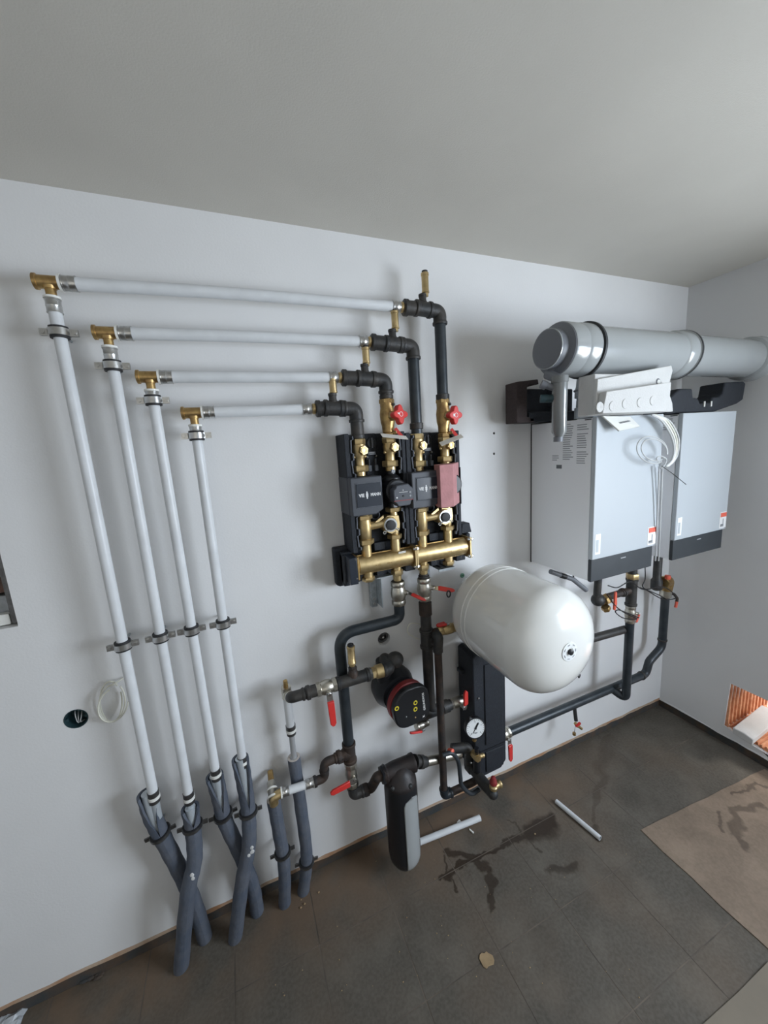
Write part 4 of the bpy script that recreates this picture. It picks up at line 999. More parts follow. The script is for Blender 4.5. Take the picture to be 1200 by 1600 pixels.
# ---- circulator
t = thing('circulator_pump', 'black circulator pump with dark red band and three yellow buttons', 'pump', (pxx, -.02, pz - .1))
g = G(); g.lathe((pxx - .045, -.03, pz + .02), (0.06, -1, 0), [(0, .070), (.01, .092), (.05, .096), (.08, .086), (.105, .076)], 36)
g.tube([(pxx - .085, -.09, z_h + .0), (pxx - .085, -.085, pz + .02), (pxx - .05, -.08, pz - .02)], .034, 20, .03, 6)
g.build('pump_housing', 'black', t)
pd = V((.10, -1, 0.02)).normalized()
hc = V((pxx - .022, -.12, pz - .006))
G().lathe(hc, pd, [(0, .076), (.01, .085), (.03, .088), (.034, .086)], 40).build('motor_collar', 'epp', t)
G().lathe(hc + pd * .030, pd, [(0, .089), (.002, .091), (.026, .091), (.028, .088)], 40).build('red_band', 'dark_red', t)
# head front, rounded square
u = V((1, .10, 0)).normalized(); wv = V((-.06, 0, 1)).normalized(); fc = hc + pd * .058; pts = []
for i in range(48):
    a = 2 * PI * i / 48; c_, s_ = math.cos(a), math.sin(a); k = .086 / ((abs(c_) ** 3.2 + abs(s_) ** 3.2) ** (1 / 3.2))
    x_, y_ = k * c_, k * s_
    if s_ > 0 and c_ < 0: x_, y_ = .088 * c_, .088 * s_
    pts.append(fc + u * x_ + wv * y_)
chd = G().prism(pts, pd * .030).build('control_head', 'black', t, bevel=.006)
f0 = fc + pd * .0305
def onhead(px, py, k=1):
    d = RIGHT * (px - 600) + FWD * FPX - UP * (py - 800); n_ = pd; tt_ = (f0 - CAM).dot(n_) / d.dot(n_); return CAM + d * tt_
for px, py in ((620, 1107), (649, 1098), (649, 1108)):
    q = onhead(px, py); G().lathe(q - pd * .001, pd, [(0, .0098), (.002, .0098)], 20).build('yellow_button', 'yellow', chd)
    G().lathe(q + pd * .001, pd, [(0, .0050), (.0006, .0050)], 12).build('button_symbol', 'black', chd)
G().ball(onhead(635, 1120), .0028).build('status_light', 'print_light', chd)
G().ball(onhead(649, 1121), .0036).build('status_light', 'debris', chd)
tl = onhead(662, 1096); text('lettering', 'GRUNDFOS', tl + pd * .0006, wv, -u, .0135, 'white_print', chd, wide=1.15)
text('lettering', 'X', onhead(662, 1119) + pd * .0006, wv, -u, .015, 'white_print', chd)
lv = P(656, 1137, y=-.12)
G().tube([(pxx + .05, -.10, pz - .03), (pxx + .075, -.10, zs), (x3 + .03, BD, zs)], .026, 18, .02, 5).build('pump_outlet', 'iron', t)
ball_valve('small valve under the circulator with red lever pointing down left', P(668, 1128, y=-.10), P(650, 1136, y=-.115), .016, (0, -.4, -1), P(618, 1148, y=-.16) - P(646, 1143, y=-.13), .085, body='nickel', stem_len=.022)

# ================================================================ GAUGE BLOCK (hydraulic separator)
SX0, SX1 = .900, 1.085
szt = .93; szb = P(775, 1202, y=-.15).z
t = thing('hydraulic_separator', 'tall black insulated separator block with round pressure gauge', 'separator', ((SX0 + SX1) / 2, 0, szb))
g = G(); g.prism([(SX0, -.03, szt), (SX0 + .02, -.03, szt + .012), (SX1, -.03, szt - .02), (SX1, -.03, szb + .035), (SX1 - .03, -.03, szb), (SX0 + .03, -.03, szb - .004), (SX0, -.03, szb + .03)], (0, -.125, 0))
g.build('insulation_block', 'epp', t, bevel=.006)
g = G(); g.box(SX0 - .02, SX0 + .02, -.09, -.05, szt - .115, szt - .095)
g.build('clip_lug', 'epp', t, bevel=.003)
G().box(SX1 - .01, SX1 + .03, -.12, -.06, szt - .10, szt - .085).build('clip_lug', 'epp', t, bevel=.003)
G().box(SX1 - .01, SX1 + .045, -.10, -.07, szb + .082, szb + .100).build('clip_lug', 'epp', t, bevel=.003)
G().ball((SX1 + .047, -.085, szb + .092), .013).build('clip_knob', 'box_teal', t)
G().box(SX0 + .005, SX1 - .01, -.157, -.154, szb + .14, szb + .144).build('shell_seam', 'black', t)
G().ball(P(748, 1091, y=-.158), .0045).build('screw_head', 'steel', t)
for (a_, b_, c_, d_) in ((SX0 + .06, SX1 - .02, szb + .02, szb + .13), (SX0 + .06, SX1 - .02, szb + .17, szt - .05)):
    G().box(a_, b_, -.161, -.154, c_, d_).build('raised_panel', 'epp', t, bevel=.004)
gc = P(743, 1138, y=-.205)
gt = thing('pressure_gauge', 'round white-faced pressure gauge in front of the black separator', 'gauge', gc)
gd = V((-.22, -1, .18)).normalized()
G().lathe(gc + gd * -.026, gd, [(0, .042), (.002, .047), (.024, .049), (.028, .049), (.029, .0445), (.025, .0435)], 40).build('gauge_case', 'black', gt)
dl = G().lathe(gc, gd, [(-.002, .0445), (.0, .0445)], 40).build('dial', 'dial', gt)
uu = V((1, -.2, 0)); uu = (uu - gd * uu.dot(gd)).normalized(); ww = gd.cross(uu); 
if ww.z < 0: ww = -ww
f_ = gc + gd * .0006
nd = (uu * .55 + ww * .8).normalized()
G().obox(f_ + nd * .002, nd * .027, nd.cross(gd) * .0016, gd * .0005).obox(f_ + nd * .014, nd * .012, nd.cross(gd) * .0042, gd * .0006).build('needle', 'black', dl)
G().lathe(f_, gd, [(0, .005), (.002, .005)], 14).build('needle_hub', 'black', dl)
g = G()
for i in range(21):
    a_ = math.radians(-45 + 270 * i / 20); d_ = uu * math.cos(a_) + ww * math.sin(a_); g.obox(f_ + d_ * .038, d_ * (.0040 if i % 5 == 0 else .0022), d_.cross(gd) * .0006, gd * .0002)
g.build('scale_marks', 'print', dl)
text('lettering', 'bar', f_ - ww * .020 + gd * .0003, uu, ww, .011, 'print', dl, ext=.0002)
for i, s_ in enumerate(('0', '1', '2', '3', '4')):
    a_ = math.radians(225 - 270 * i / 4); text('lettering', s_, f_ + (uu * math.cos(a_) + ww * math.sin(a_)) * .030 + gd * .0003, uu, ww, .009, 'print', dl, ext=.0002)
G().cyl(gc + gd * -.024, gc + V((.004, .055, -.008)), .008).cyl(gc - Z_ * .045 + Y_ * .012, gc - Z_ * .072 + Y_ * .012, .010).build('gauge_stem', 'brass_dull', gt)
# fill cross with brass valve
q = P(745, 1183, y=-.20)
t = thing('brass_fill_valve', 'small brass valve below the pressure gauge', 'valve', q)
G().hex(q + V((0, .03, 0)), q + V((0, -.014, 0)), .018).cyl(q + Z_ * .002, q + Z_ * .03, .010).cyl(q, q + V((.028, -.004, 0)), .010).build('valve_body', 'brass', t)
G().ball(q + V((.030, -.004, 0)), .011).build('end_cap', 'brass', t)
G().cyl(q + Z_ * .02, q + Z_ * .05, .010).build('riser', 'black', t)
G().ball(P(736, 1192, y=-.21), .004).build('drain_tip', 'steel', t)
# chunky black body under the gauge and leg coming to the viewer
K0 = P(722, 1180, y=-.15); K1 = P(765, 1243, y=-.27)
K0 = V((P(735, 1195, y=-.16).x, -.10, P(735, 1195, y=-.16).z)); K1 = P(768, 1241, y=-.285); K1 = V((K0.x + .0, -.30, K0.z)); 
t = thing('safety_branch', 'black branch pipe reaching forward from separator to the safety valve', 'pipe', K0)
E1 = P(770, 1240, y=-.285); S0 = V((E1.x - .015, -.12, E1.z + .01))
G().lathe(S0, E1 - S0, [(0, .026), (.03, .026), (.033, .021), (.075, .021), (.078, .026), (.1, .026), ((E1 - S0).length, .024)], 20).ball(E1, .024).build('branch_pipe', 'iron', t)
t0 = P(715, 1172, y=-.15); G().tube([t0 + V((-.02, .02, .0)), t0 + V((.06, 0, -.01)), S0], .022, 18, .02, 5).build('elbow', 'iron', t)
G().cyl(P(745, 1175, y=-.175), P(745, 1205, y=-.175), .018).build('cross_body', 'black', t)
G().tube([(V7X + .12, V7Y, zbt + .012), (V7X + .165, V7Y, zbt + .012), S0.lerp(E1, .45)], .0165, 18, .02, 6).build('link_pipe', 'rust_iron', t)
sv = E1 + V((.004, 0, .0))
t = thing('safety_valve', 'brass safety valve with dark red cap near the floor', 'valve', sv)
svb = sv + V((0, -.002, .02))
G().lathe(sv + Z_ * .012, Z_, [(0, .013), (.012, .015), (.014, .018), (.026, .018), (.030, .014), (.038, .013)], 20).cyl(sv + Z_ * .032, sv + V((.028, 0, .034)), .0135).lathe(sv + V((.026, 0, .034)), X_, [(0, .015), (.006, .0175), (.012, .0175)], 20).build('valve_body', 'brass', t)
G().lathe(sv + Z_ * .048, Z_, [(0, .015), (.004, .017), (.018, .016), (.022, .013), (.036, .010), (.040, .004)], 16).build('red_cap', 'dark_red', t)
# hose
t = thing('black_hose', 'thin black hose curving from the rusty pipe down to the branch', 'hose', P(720, 1220, y=-.21))
G().sweep(smooth_path([P(692, 1180, y=-.205), P(706, 1177, y=-.21), P(716, 1190, y=-.215), P(719, 1212, y=-.22), P(722, 1228, y=-.225), P(736, 1240, y=-.23), P(748, 1234, y=-.22)]), .0095, 14).build('hose', 'boiler_dark', t)

# ================================================================ LOWER MAIN TO THE BOILERS
LY = -.105
la = P(800, 1142, y=LY); lb_ = P(1000, 1060, y=LY); lz = (la.z + lb_.z) / 2
la.z = lz + .012; 
ball_valve('nickel ball valve at right side of separator, red lever hanging down', (SX1 - .005, LY, lz + .008), (SX1 + .062, LY, lz + .008), .0245, (.1, -1, -.2), (-.02, -.05, -1), .11, 'ball valves by the gauge block', stem_len=.038)
BXR = 2.35
t = thing('return_main', 'long black pipe sloping from separator to the corner and up to second boiler', 'pipe', (1.6, LY, lz))
s1 = P(1018, 1052, y=LY); s2 = P(1037, 1015, y=LY); bz = P(1043, 932, y=LY).z
p_up = V((BXR, LY, bz))
G().tube([(SX1 + .055, LY, lz + .008), (2.21, LY, lz + .008), (2.235, LY, lz + .085), (BXR, LY, lz + .15), p_up], .0225, 22, [.045, .04, .06], 7).build('pipe', 'iron_blue', t)
g = G(); bead(g, (2.17, LY, lz + .008), X_, .026, .012); g.build('weld_bead', 'iron', t); g = G(); bead(g, (BXR, LY, lz + .20), Z_, .026, .012); g.build('weld_bead', 'iron', t)
dp = P(897, 1112, y=LY)
G().cyl((dp.x, LY, lz), P(900, 1126, y=LY - .015), .010).build('drain_branch', 'iron', t)
t = thing('drain_cock', 'small brass drain cock with red handle and dangling cap under the main', 'valve', P(899, 1130, y=LY - .02))
q = P(901, 1132, y=LY - .02)
G().hex(q + V((-.012, 0, .012)), q + V((.01, -.006, -.012)), .010).cyl(q + V((.008, -.005, -.01)), q + V((.028, -.01, -.03)), .0075).build('cock_body', 'brass', t)
G().obox(q + V((-.004, -.012, .010)), V((.016, 0, .004)), V((0, .006, 0)), V((0, 0, .004))).build('red_handle', 'red', t)
G().sweep([q + V((-.012, -.002, 0)), q + V((-.022, -.004, -.045))], .0015, 6).build('chain', 'dark_steel', t)
G().lathe(q + V((-.022, -.004, -.055)), Z_, [(0, .009), (.014, .009)], 12).build('cap', 'brass_dull', t)
# second boiler riser top: brass angle valve
t = thing('angle_valve', 'bulky brass elbow valve under the second boiler', 'valve', (BXR, LY, bz), 'boiler connection valves')
G().lathe((BXR, LY, bz), Z_, [(0, .024), (.006, .031), (.05, .031), (.055, .026)], 20).build('lower_body', 'nickel', t)
G().tube([(BXR, LY, bz + .05), (BXR, LY - .01, bz + .115), (BXR - .065, LY - .02, bz + .115)], .033, 20, .045, 8).build('elbow', 'brass_dull', t)
G().hex((BXR - .050, LY - .018, bz + .115), (BXR - .075, LY - .02, bz + .115), .042).build('union_nut', 'brass_dull', t)
G().lathe((BXR - .112, LY - .012, bz + .075), Z_, [(0, .018), (.01, .030), (.06, .030), (.075, .022), (1.262 - bz - .075, .022)], 22).build('pump_tail', 'iron', t)
G().lathe((BXR - .095, LY - .060, bz + .155), Z_, [(0, .013), (.01, .016), (.022, .014)], 16).build('red_wheel', 'orange_red', t)
q = V((BXR + .035, LY - .02, bz + .02)); G().tube([V((BXR, LY, bz + .02)), q + V((.01, 0, 0)), q + V((.03, -.01, -.03)), q + V((.022, -.012, -.06))], .008, 12, .015, 5).build('side_lever', 'rust_iron', t)
G().cyl(q + V((.024, -.012, -.05)), q + V((.012, -.014, -.085)), .008).build('lever_tip', 'orange_red', t)
# first boiler riser
AY = -.17
AX = P(981, 1030, y=AY).x; az0 = P(975, 1098, y=AY).z + .02; az1 = P(985, 972, y=AY).z
t = thing('boiler_riser', 'black vertical pipe under first boiler with hooked bottom end', 'pipe', (AX, AY, az0))
G().tube([(AX, AY, az1), (AX, AY, az0), (AX - .03, LY, lz + .004)], .0225, 22, [.045], 9).build('pipe', 'iron_blue', t)
zside = P(960, 987, y=AY + .03).z
G().cyl((AX, AY + .02, zside), (1.35, AY + .06, zside), .0215).build('side_pipe', 'iron', t)
zA = P(985, 945, y=AY).z
ball_valve('grey ball valve with red lever below the black tee of first boiler', (AX, AY, az1), (AX, AY, zA), .0235, (.85, -.55, 0), (-.5, -.2, -.3), .062, 'boiler connection valves', body='nickel', red='orange_red', stem_len=.04)
zB = P(986, 905, y=AY).z; zT = P(986, 922, y=AY).z
t = thing('boiler_tee', 'black tee and brass nut directly under the dark base of first boiler', 'pipe fitting', (AX, AY, zA))
tee('tee', (AX, AY, (zA + zB) / 2 + .0), Z_, (zB - zA) / 2 + .004, .0265, None, 0, 0, 'iron', t)
G().hex((AX, AY, zB), (AX, AY, zB + .032), .031).build('brass_nut', 'brass', t)
G().cyl((AX, AY, zB + .03), (AX, AY, 1.262), .022).build('pump_tail', 'iron', t)
xL = P(937, 926, y=AY).x
G().cyl((xL, AY, zT), (AX, AY, zT), .018).lathe((AX - .085, AY, zT), X_, [(0, .021), (.012, .021), (.012, .024), (.022, .024), (.022, .018)], 18).build('branch', 'rust_iron', t)
t = thing('shutoff_valve', 'brass shut-off valve with upright red handle at the left under first boiler', 'valve', (xL, AY, zT), 'boiler connection valves')
G().ball((xL - .01, AY, zT), .036, .033, .034).cyl((xL - .02, AY, zT), (xL - .01, AY, 1.262), .018).build('black_body', 'iron', t)
G().hex((xL + .02, AY - .006, zT - .01), (xL + .055, AY - .006, zT - .004), .030).hex((xL + .006, AY - .03, zT - .03), (xL + .016, AY - .03, zT - .05), .022).build('brass_body', 'brass_dull', t)
G().prism([(xL + .048, AY - .042, zT + .045), (xL + .060, AY - .042, zT + .048), (xL + .066, AY - .042, zT - .02), (xL + .056, AY - .042, zT - .055), (xL + .044, AY - .042, zT - .05)], (0, -.010, 0)).build('red_handle', 'orange_red', t, bevel=.003)
# grey condensate hose behind tank
t = thing('condensate_hose', 'thin grey sloping pipe under left edge of first boiler', 'pipe', P(900, 905, y=-.2))
G().sweep([P(860, 893, y=-.15), P(895, 905, y=-.17), P(916, 922, y=-.18)], .012, 14).build('hose', 'flue_cap', t)
G().ring(P(880, 900, y=-.163), P(895, 905, y=-.17) - P(880, 900, y=-.163), .0135, .011, .03).build('black_sleeve', 'black', t)
G().sweep([P(896, 898, y=-.17), P(896, 909, y=-.17)], .004, 8).build('clip', 'black', t)
# black cables under boilers
t = thing('black_sensor_cable', 'thin black cable looping between valves under the boilers', 'cable', P(1000, 920, y=-.22))
G().sweep(smooth_path([P(950, 915, y=-.21), P(965, 918, y=-.22), P(985, 909, y=-.22), P(1005, 921, y=-.21), P(1035, 917, y=-.20), P(1052, 927, y=-.19), P(1055, 935, y=-.18), P(1035, 936, y=-.18), P(1010, 922, y=-.20), P(1000, 918, y=-.2)]), .0028, 8).build('cable', 'cable_black', t)
G().sweep(smooth_path([P(1008, 884, y=-.2), P(1008, 905, y=-.2), P(1005, 918, y=-.2), P(1030, 930, y=-.18), P(1042, 937, y=-.18)]), .0026, 8).build('cable', 'cable_black', t)
t = thing('black_sensor_cable', 'thin black cable looping left of the ball valve under first boiler', 'cable', P(970, 960, y=-.22))
G().sweep(smooth_path([P(948, 928, y=-.22), P(960, 945, y=-.22), P(975, 957, y=-.22), P(995, 967, y=-.215), P(975, 966, y=-.22), P(962, 957, y=-.22), P(966, 953, y=-.22), P(978, 957, y=-.22), P(998, 965, y=-.215)]), .0028, 8).build('cable', 'cable_black', t)
q = P(905, 1056, y=-.03); tag(G().torus(q, (.3, -1, 0), .011, .003).cyl(q + V((-.02, .02, 0)), q + V((-.01, 0, 0)), .003, n=8).build('cable_loop', 'cable_black'), 'tiny black wire loop sticking out of the wall below the tank', 'cable')

# ================================================================ EXPANSION TANK
TX, TZ, TR = .995, 1.165, .203
t = thing('expansion_tank', 'large white cylindrical expansion tank with domed front on the wall', 'expansion tank', (TX, 0, TZ - TR))
prof = [(0, .02)]
y0, y1 = .075, .60
L = y1 - y0
def dome(n, ln): return [(ln * (1 - math.cos(PI / 2 * i / n)), TR * math.sin(PI / 2 * i / n) ** .86) for i in range(1, n + 1)]
dm = dome(12, .115)
prof = [(.0, .004)] + dm
prof += [(.150, TR), (.153, TR + .0025), (.157, TR + .0025), (.160, TR), (.178, TR), (.181, TR + .0025), (.185, TR + .0025), (.188, TR), (.200, TR)]
prof += [(L - q_[0], q_[1]) for q_ in reversed(dm)] + [(L, .004)]
TD = V((0, -1, 0))
G().lathe((TX, -y0, TZ), TD, prof, 72).build('tank_shell', 'tank', t)
fp = P(890, 1018, y=-y1 + .001); fr = V((fp.x, 0, fp.z)) - V((TX, 0, TZ))
G().lathe((fp.x, -y1 + .003, fp.z), TD, [(0, .034), (.0035, .034), (.004, .030), (.004, .014), (.001, .013)], 32).build('label_ring', 'dial', t)
G().lathe((fp.x, -y1 + .0, fp.z), TD, [(0, .010), (.008, .010), (.010, .006)], 16).build('valve_cap', 'black', t)
g = G()
for k in range(7):
    a_ = 2 * PI * k / 7; g.obox((fp.x + .026 * math.cos(a_), -y1 - .0015, fp.z + .026 * math.sin(a_)), V((-.005 * math.sin(a_), 0, .005 * math.cos(a_))), V((.0015 * math.cos(a_), 0, .0015 * math.sin(a_))), (0, .0005, 0))
g.build('label_print', 'print_light', t)
G().box(TX - .05, TX + .05, -.09, -.001, TZ - .03, TZ + .03).build('wall_mount', 'galv', t)

# ================================================================ BOILERS
def boiler(x0, x1, z0, zt, first):
    lab = 'white wall-hung boiler nearest the tank, its left side panel visible' if first else 'white wall-hung boiler nearest the corner'
    t = thing('wall_boiler', lab, 'boiler', ((x0 + x1) / 2, 0, z0), 'white wall-hung boilers')
    yf = -.36
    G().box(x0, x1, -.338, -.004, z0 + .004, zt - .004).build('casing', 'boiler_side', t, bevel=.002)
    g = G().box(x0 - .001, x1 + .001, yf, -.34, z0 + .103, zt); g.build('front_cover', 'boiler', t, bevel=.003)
    G().box(x0 + .002, x1 - .012, yf + .006, -.338, z0, z0 + .101).build('control_strip', 'boiler_dark', t, bevel=.002)
    G().box((x0 + x1) / 2 - .02, (x0 + x1) / 2 + .012, yf + .005, yf + .0062, z0 + .076, z0 + .081).build('release_mark', 'print_light', t)
    # energy sticker: red header and small diagram
    sx = x1 - .062
    stk = G().box(sx, x1 - .004, yf - .0012, yf, z0 + .112, z0 + .198).build('sticker', 'white_print', t)
    G().box(sx + .006, x1 - .006, yf - .0022, yf - .0012, z0 + .172, z0 + .194).build('sticker_header', 'orange_red', stk)
    G().box(sx + .008, sx + .036, yf - .002, yf - .0012, z0 + .120, z0 + .134).box(sx + .028, sx + .034, yf - .002, yf - .0012, z0 + .134, z0 + .162).build('sticker_diagram', 'print_light', stk)
    G().box(sx + .012, sx + .030, yf - .0026, yf - .002, z0 + .126, z0 + .134).build('sticker_symbol', 'print', stk)
    G().box(x1 - .012, x1 - .005, yf - .002, yf - .0011, z0 + .106, z0 + .114).build('small_mark', 'print_light', t)
    # pale embossed label lower left
    G().box(x0 + .014, x0 + .046, yf - .0008, yf, z0 + .125, z0 + .215).build('pale_label', 'boiler_side', t)
    G().box(x0 + .018, x0 + .034, yf - .0014, yf - .0008, z0 + .135, z0 + .190).build('label_picture', 'boiler', t)
    # text sheet on the left side
    g = G()
    random.seed(3)
    if first:
        cols = [(-.285, -.215, zt - .03, 17), (-.200, -.135, zt - .03, 17), (-.325 + .195 + .0, -.10, zt - .165, 3)]
        cols = [(-.325, -.268, zt - .025, 18), (-.250, -.195, zt - .018, 18), (-.178, -.135, zt - .155, 3)]
    else: cols = [(-.325, -.268, zt - .02, 6)]
    for (ya, yb, za, n) in cols:
        for k in range(n):
            if random.random() < .12: continue
            e_ = random.uniform(.0, .018); g.box(x0 - .0006, x0, yb - .0 , ya + e_, za - .0095 * k - .004, za - .0095 * k)
    g.build('printed_lines', 'print_light', t, smooth=False)
    if first: G().box(x0 - .0008, x0, -.190, -.160, zt - .215, zt - .198).build('mark_box', 'print', t)
    g = G().box(x0 - .0015, x0, -.335, -.305, zt - .010, zt - .006); g.build('top_slot', 'black', t)
    if first: G().box(x0 - .002, x0 + .002, -.006, -.001, z0, zt).build('rear_gap', 'gasket', t)
    return t
boiler(1.386, 1.804, 1.262, 1.972, True)
boiler(1.946, 2.370, 1.262, 1.972, False)
ZT = 1.973

# ---- flue
FYc, FZ, FRr = -.32, 2.232, .094
t = thing('flue_pipe', 'large grey horizontal flue pipe above the boilers running into the right wall', 'flue pipe', (1.8, FYc, FZ - FRr))
xr1 = P(911, 548, y=FYc).x; xr2 = P(1058, 548, y=FYc).x; xcap = P(869, 545, y=FYc).x
G().lathe((xcap, FYc, FZ), X_, [(0, FRr * 1.03), (.004, FRr * 1.05), (xr1 - xcap - .075, FRr * 1.05), (xr1 - xcap - .07, FRr * 1.0), (xr1 - xcap - .055, FRr * 1.06), (xr1 - xcap - .012, FRr * 1.06)], 56).build('end_socket', 'flue', t)
G().lathe((xr1 - .01, FYc, FZ), X_, [(0, FRr * 1.05), (.002, FRr * 1.13), (.012, FRr * 1.13), (.014, FRr * 1.02)], 56).build('socket_ring', 'gasket', t)
G().lathe((xr1, FYc, FZ), X_, [(0, FRr), (xr2 - xr1, FRr)], 56).build('duct', 'flue', t)
G().lathe((xr2 - .07, FYc, FZ), X_, [(0, FRr), (.01, FRr * 1.07), (.06, FRr * 1.07), (.062, FRr * 1.12)], 56).build('socket', 'flue', t)
G().lathe((xr2 - .008, FYc, FZ), X_, [(0, FRr * 1.05), (.002, FRr * 1.13), (.011, FRr * 1.13), (.013, FRr * 1.0)], 56).build('socket_ring', 'gasket', t)
G().lathe((xr2, FYc, FZ), X_, [(0, FRr * .96), (RX - xr2, FRr * .96)], 56).build('duct', 'flue', t)
G().lathe((RX - .075, FYc, FZ), X_, [(0, FRr * .98), (.008, FRr * 1.1), (.06, FRr * 1.12), (.075, FRr * 1.16)], 56).build('wall_collar', 'flue', t)
g = G(); g.lathe((xcap, FYc, FZ), (-1, 0, 0), [(-.002, FRr * 1.03), (.004, FRr * 1.0), (.010, FRr * .80), (.012, FRr * .76), (.045, FRr * .76), (.050, FRr * .73), (.051, .002)], 56)
g.build('end_cap', 'flue_cap', t)
G().ring((xcap - .046, FYc, FZ), X_, FRr * .775, FRr * .70, .004, 56).build('cap_rim', 'flue', t)
# vertical flue connections of the boilers
for bx, w0 in ((1.47, 0),):
    t = thing('flue_adapter', 'pale grey translucent flue adapter standing on first boiler beside the foam', 'flue adapter', (bx, -.26, ZT))
    q = P(918, 620, y=-.27)
    G().lathe((q.x, -.27, ZT), Z_, [(0, .050), (.045, .050), (.048, .044), (.085, .042), (.087, .050), (.12, .050), (.135, .046), (.165, .044)], 32).build('adapter_body', 'lining', t)
    G().torus((q.x, -.27, ZT + .118), Z_, .051, .004).build('seal_ring', 'flue_cap', t)
# condensate trap hanging from the cap
sx_, sy_ = P(874, 640, y=-.37).x, -.37
zt_s, zb_s = P(880, 588, y=-.37).z, P(874, 690, y=-.37).z
t = thing('condensate_trap', 'grey vertical condensate trap tube hanging below the flue end', 'condensate trap', (sx_, sy_, zb_s))
G().lathe((sx_, sy_, zb_s + .006), Z_, [(0, .014), (.012, .015), (.03, .0265), (zt_s - zb_s - .03, .0275), (zt_s - zb_s - .028, .030), (zt_s - zb_s - .006, .030)], 24).build('trap_tube', 'trap_grey', t)
G().cyl((sx_ - .004, sy_, zb_s), (sx_ - .004, sy_, zb_s + .018), .017).build('bottom_plug', 'flue_cap', t)
G().cyl((sx_, sy_, zt_s - .01), (sx_, FYc + .01, FZ - FRr + .004), .018).build('neck', 'flue_cap', t)
G().cyl((sx_, sy_, zt_s - .05), (sx_ - .045, sy_ + .03, zt_s - .025), .012).lathe((sx_ - .040, sy_ + .027, zt_s - .03), (-.8, .5, .45), [(0, .016), (.02, .016)], 16).build('side_inlet', 'flue_cap', t)
G().cyl((sx_, sy_, zt_s - .08), (sx_ - .055, sy_ + .04, zt_s - .075), .015).build('side_inlet', 'box_teal', t)

# ---- black foam half shells on top
t = thing('foam_half_shell', 'black C-shaped foam half shell lying on first boiler, overhanging its left side', 'insulation shell', (1.36, -.1, ZT), 'loose black foam shells')
xa_, xb_ = 1.190, 1.262; yF = -.12
g = G(); g.prism([(xa_, yF, 2.150), (xb_ + .05, yF, 2.162), (xb_ + .055, yF, 2.140), (xb_ + .0, yF, 2.140), (xb_ - .012, yF, 2.125), (xb_ - .012, yF, 1.998), (xb_ + .03, yF, 1.992), (xb_ + .03, yF, ZT + .001), (xa_, yF, ZT + .001)], (0, .075, 0))
g.build('end_bracket', 'epp_brown', t, bevel=.004)
G().box(xb_ - .01, 1.56, -.09, -.02, ZT + .001, 2.125).box(1.40, 1.45, -.12, -.02, 2.04, 2.13).box(xb_, 1.56, -.12, -.09, ZT + .001, 2.02).build('shell_body', 'epp', t, bevel=.006)
t = thing('foam_half_shell', 'black notched foam shell on second boiler with raised right end', 'insulation shell', (2.15, -.2, ZT), 'loose black foam shells')
yq = -.33
x1_, x2_, x3_, x4_, x5_ = [P(v, 635, y=yq).x for v in (1061, 1082, 1128, 1130, 1162)]
g = G(); g.prism([(x1_ - .09, yq, ZT + .001), (x1_ - .07, yq, 2.045), (x1_, yq, 2.085), (x2_ - .01, yq, 2.085), (x2_, yq, 2.045), (x2_ + .04, yq, 2.04), (x2_ + .06, yq, 2.015), (x3_ - .10, yq, 2.02), (x3_ - .08, yq, 2.045), (x3_ - .03, yq, 2.045), (x3_, yq, 2.06), (x4_, yq, 2.115), (x5_ - .02, yq, 2.12), (x5_, yq, 2.11), (x5_ - .01, yq, 2.03), (x5_ - .06, yq, 2.01), (x3_ - .06, yq, ZT + .001)], (0, .11, 0))
g.build('shell_body', 'epp', t, bevel=.006)
for xx in (x2_ + .085, x2_ + .14): G().box(xx, xx + .008, yq - .004, yq, 2.0, 2.025).build('white_pin', 'white_plastic', t)
# ---- white packing foam
t = thing('packing_foam', 'white moulded packing foam leaning across the top of first boiler', 'packing foam', (1.6, -.36, ZT))
yF = -.432
tl_, tr_, br_r, bl_ = P(934, 592, y=yF), P(1052, 571, y=yF), P(1057, 641, y=yF), P(930, 650, y=yF)
c1, c2 = P(1028, 612, y=yF), P(1030, 641, y=yF)
zb_f = ZT + .002
G().box(bl_.x + .01, tr_.x - .005, yF + .0145, -.345, zb_f, 2.125).build('foam_back', 'white_foam', t, bevel=.003)
g = G(); g.prism([(tl_.x, yF, tl_.z), (tr_.x - .01, yF, tr_.z), (tr_.x, yF, tr_.z - .02), (tr_.x - .012, yF, tr_.z - .06), (tr_.x - .02, yF, tr_.z - .10), (tr_.x + .012, yF, zb_f + .035), (tr_.x + .02, yF, zb_f), (bl_.x, yF, zb_f)], (0, .014, 0)).build('foam_panel', 'white_foam', t, bevel=.003)
zl_ = P(930, 618, y=yF).z
g = G(); fld = g.prism([(bl_.x + .0, yF - .03, zb_f), (tr_.x - .06, yF - .03, zb_f), (tr_.x - .055, yF - .03, zl_ + .045), (tl_.x + .01, yF - .03, zl_ + .01)], (0, .0295, 0)).build('foam_ledge', 'white_foam', t, bevel=.003)
for px, py in ((937, 636), (957, 635), (977, 631), (1000, 629), (1020, 626)):
    q = P(px, py, y=yF - .030); G().lathe(q, (0, -1, 0), [(0, .019), (.002, .018), (.0025, .012), (.001, .004)], 24).build('round_boss', 'white_foam', fld)
q = P(1028, 596, y=yF); G().lathe(q + V((0, .0, 0)), (0, -1, 0), [(0, .012), (.0015, .012), (.0016, .010)], 20).build('hole_rim', 'flue_cap', t)
G().lathe(q + V((.0015, -.001, -.002)), (0, -1, 0), [(0, .009), (.002, .0085)], 16).build('hole_plug', 'white_plastic', t)
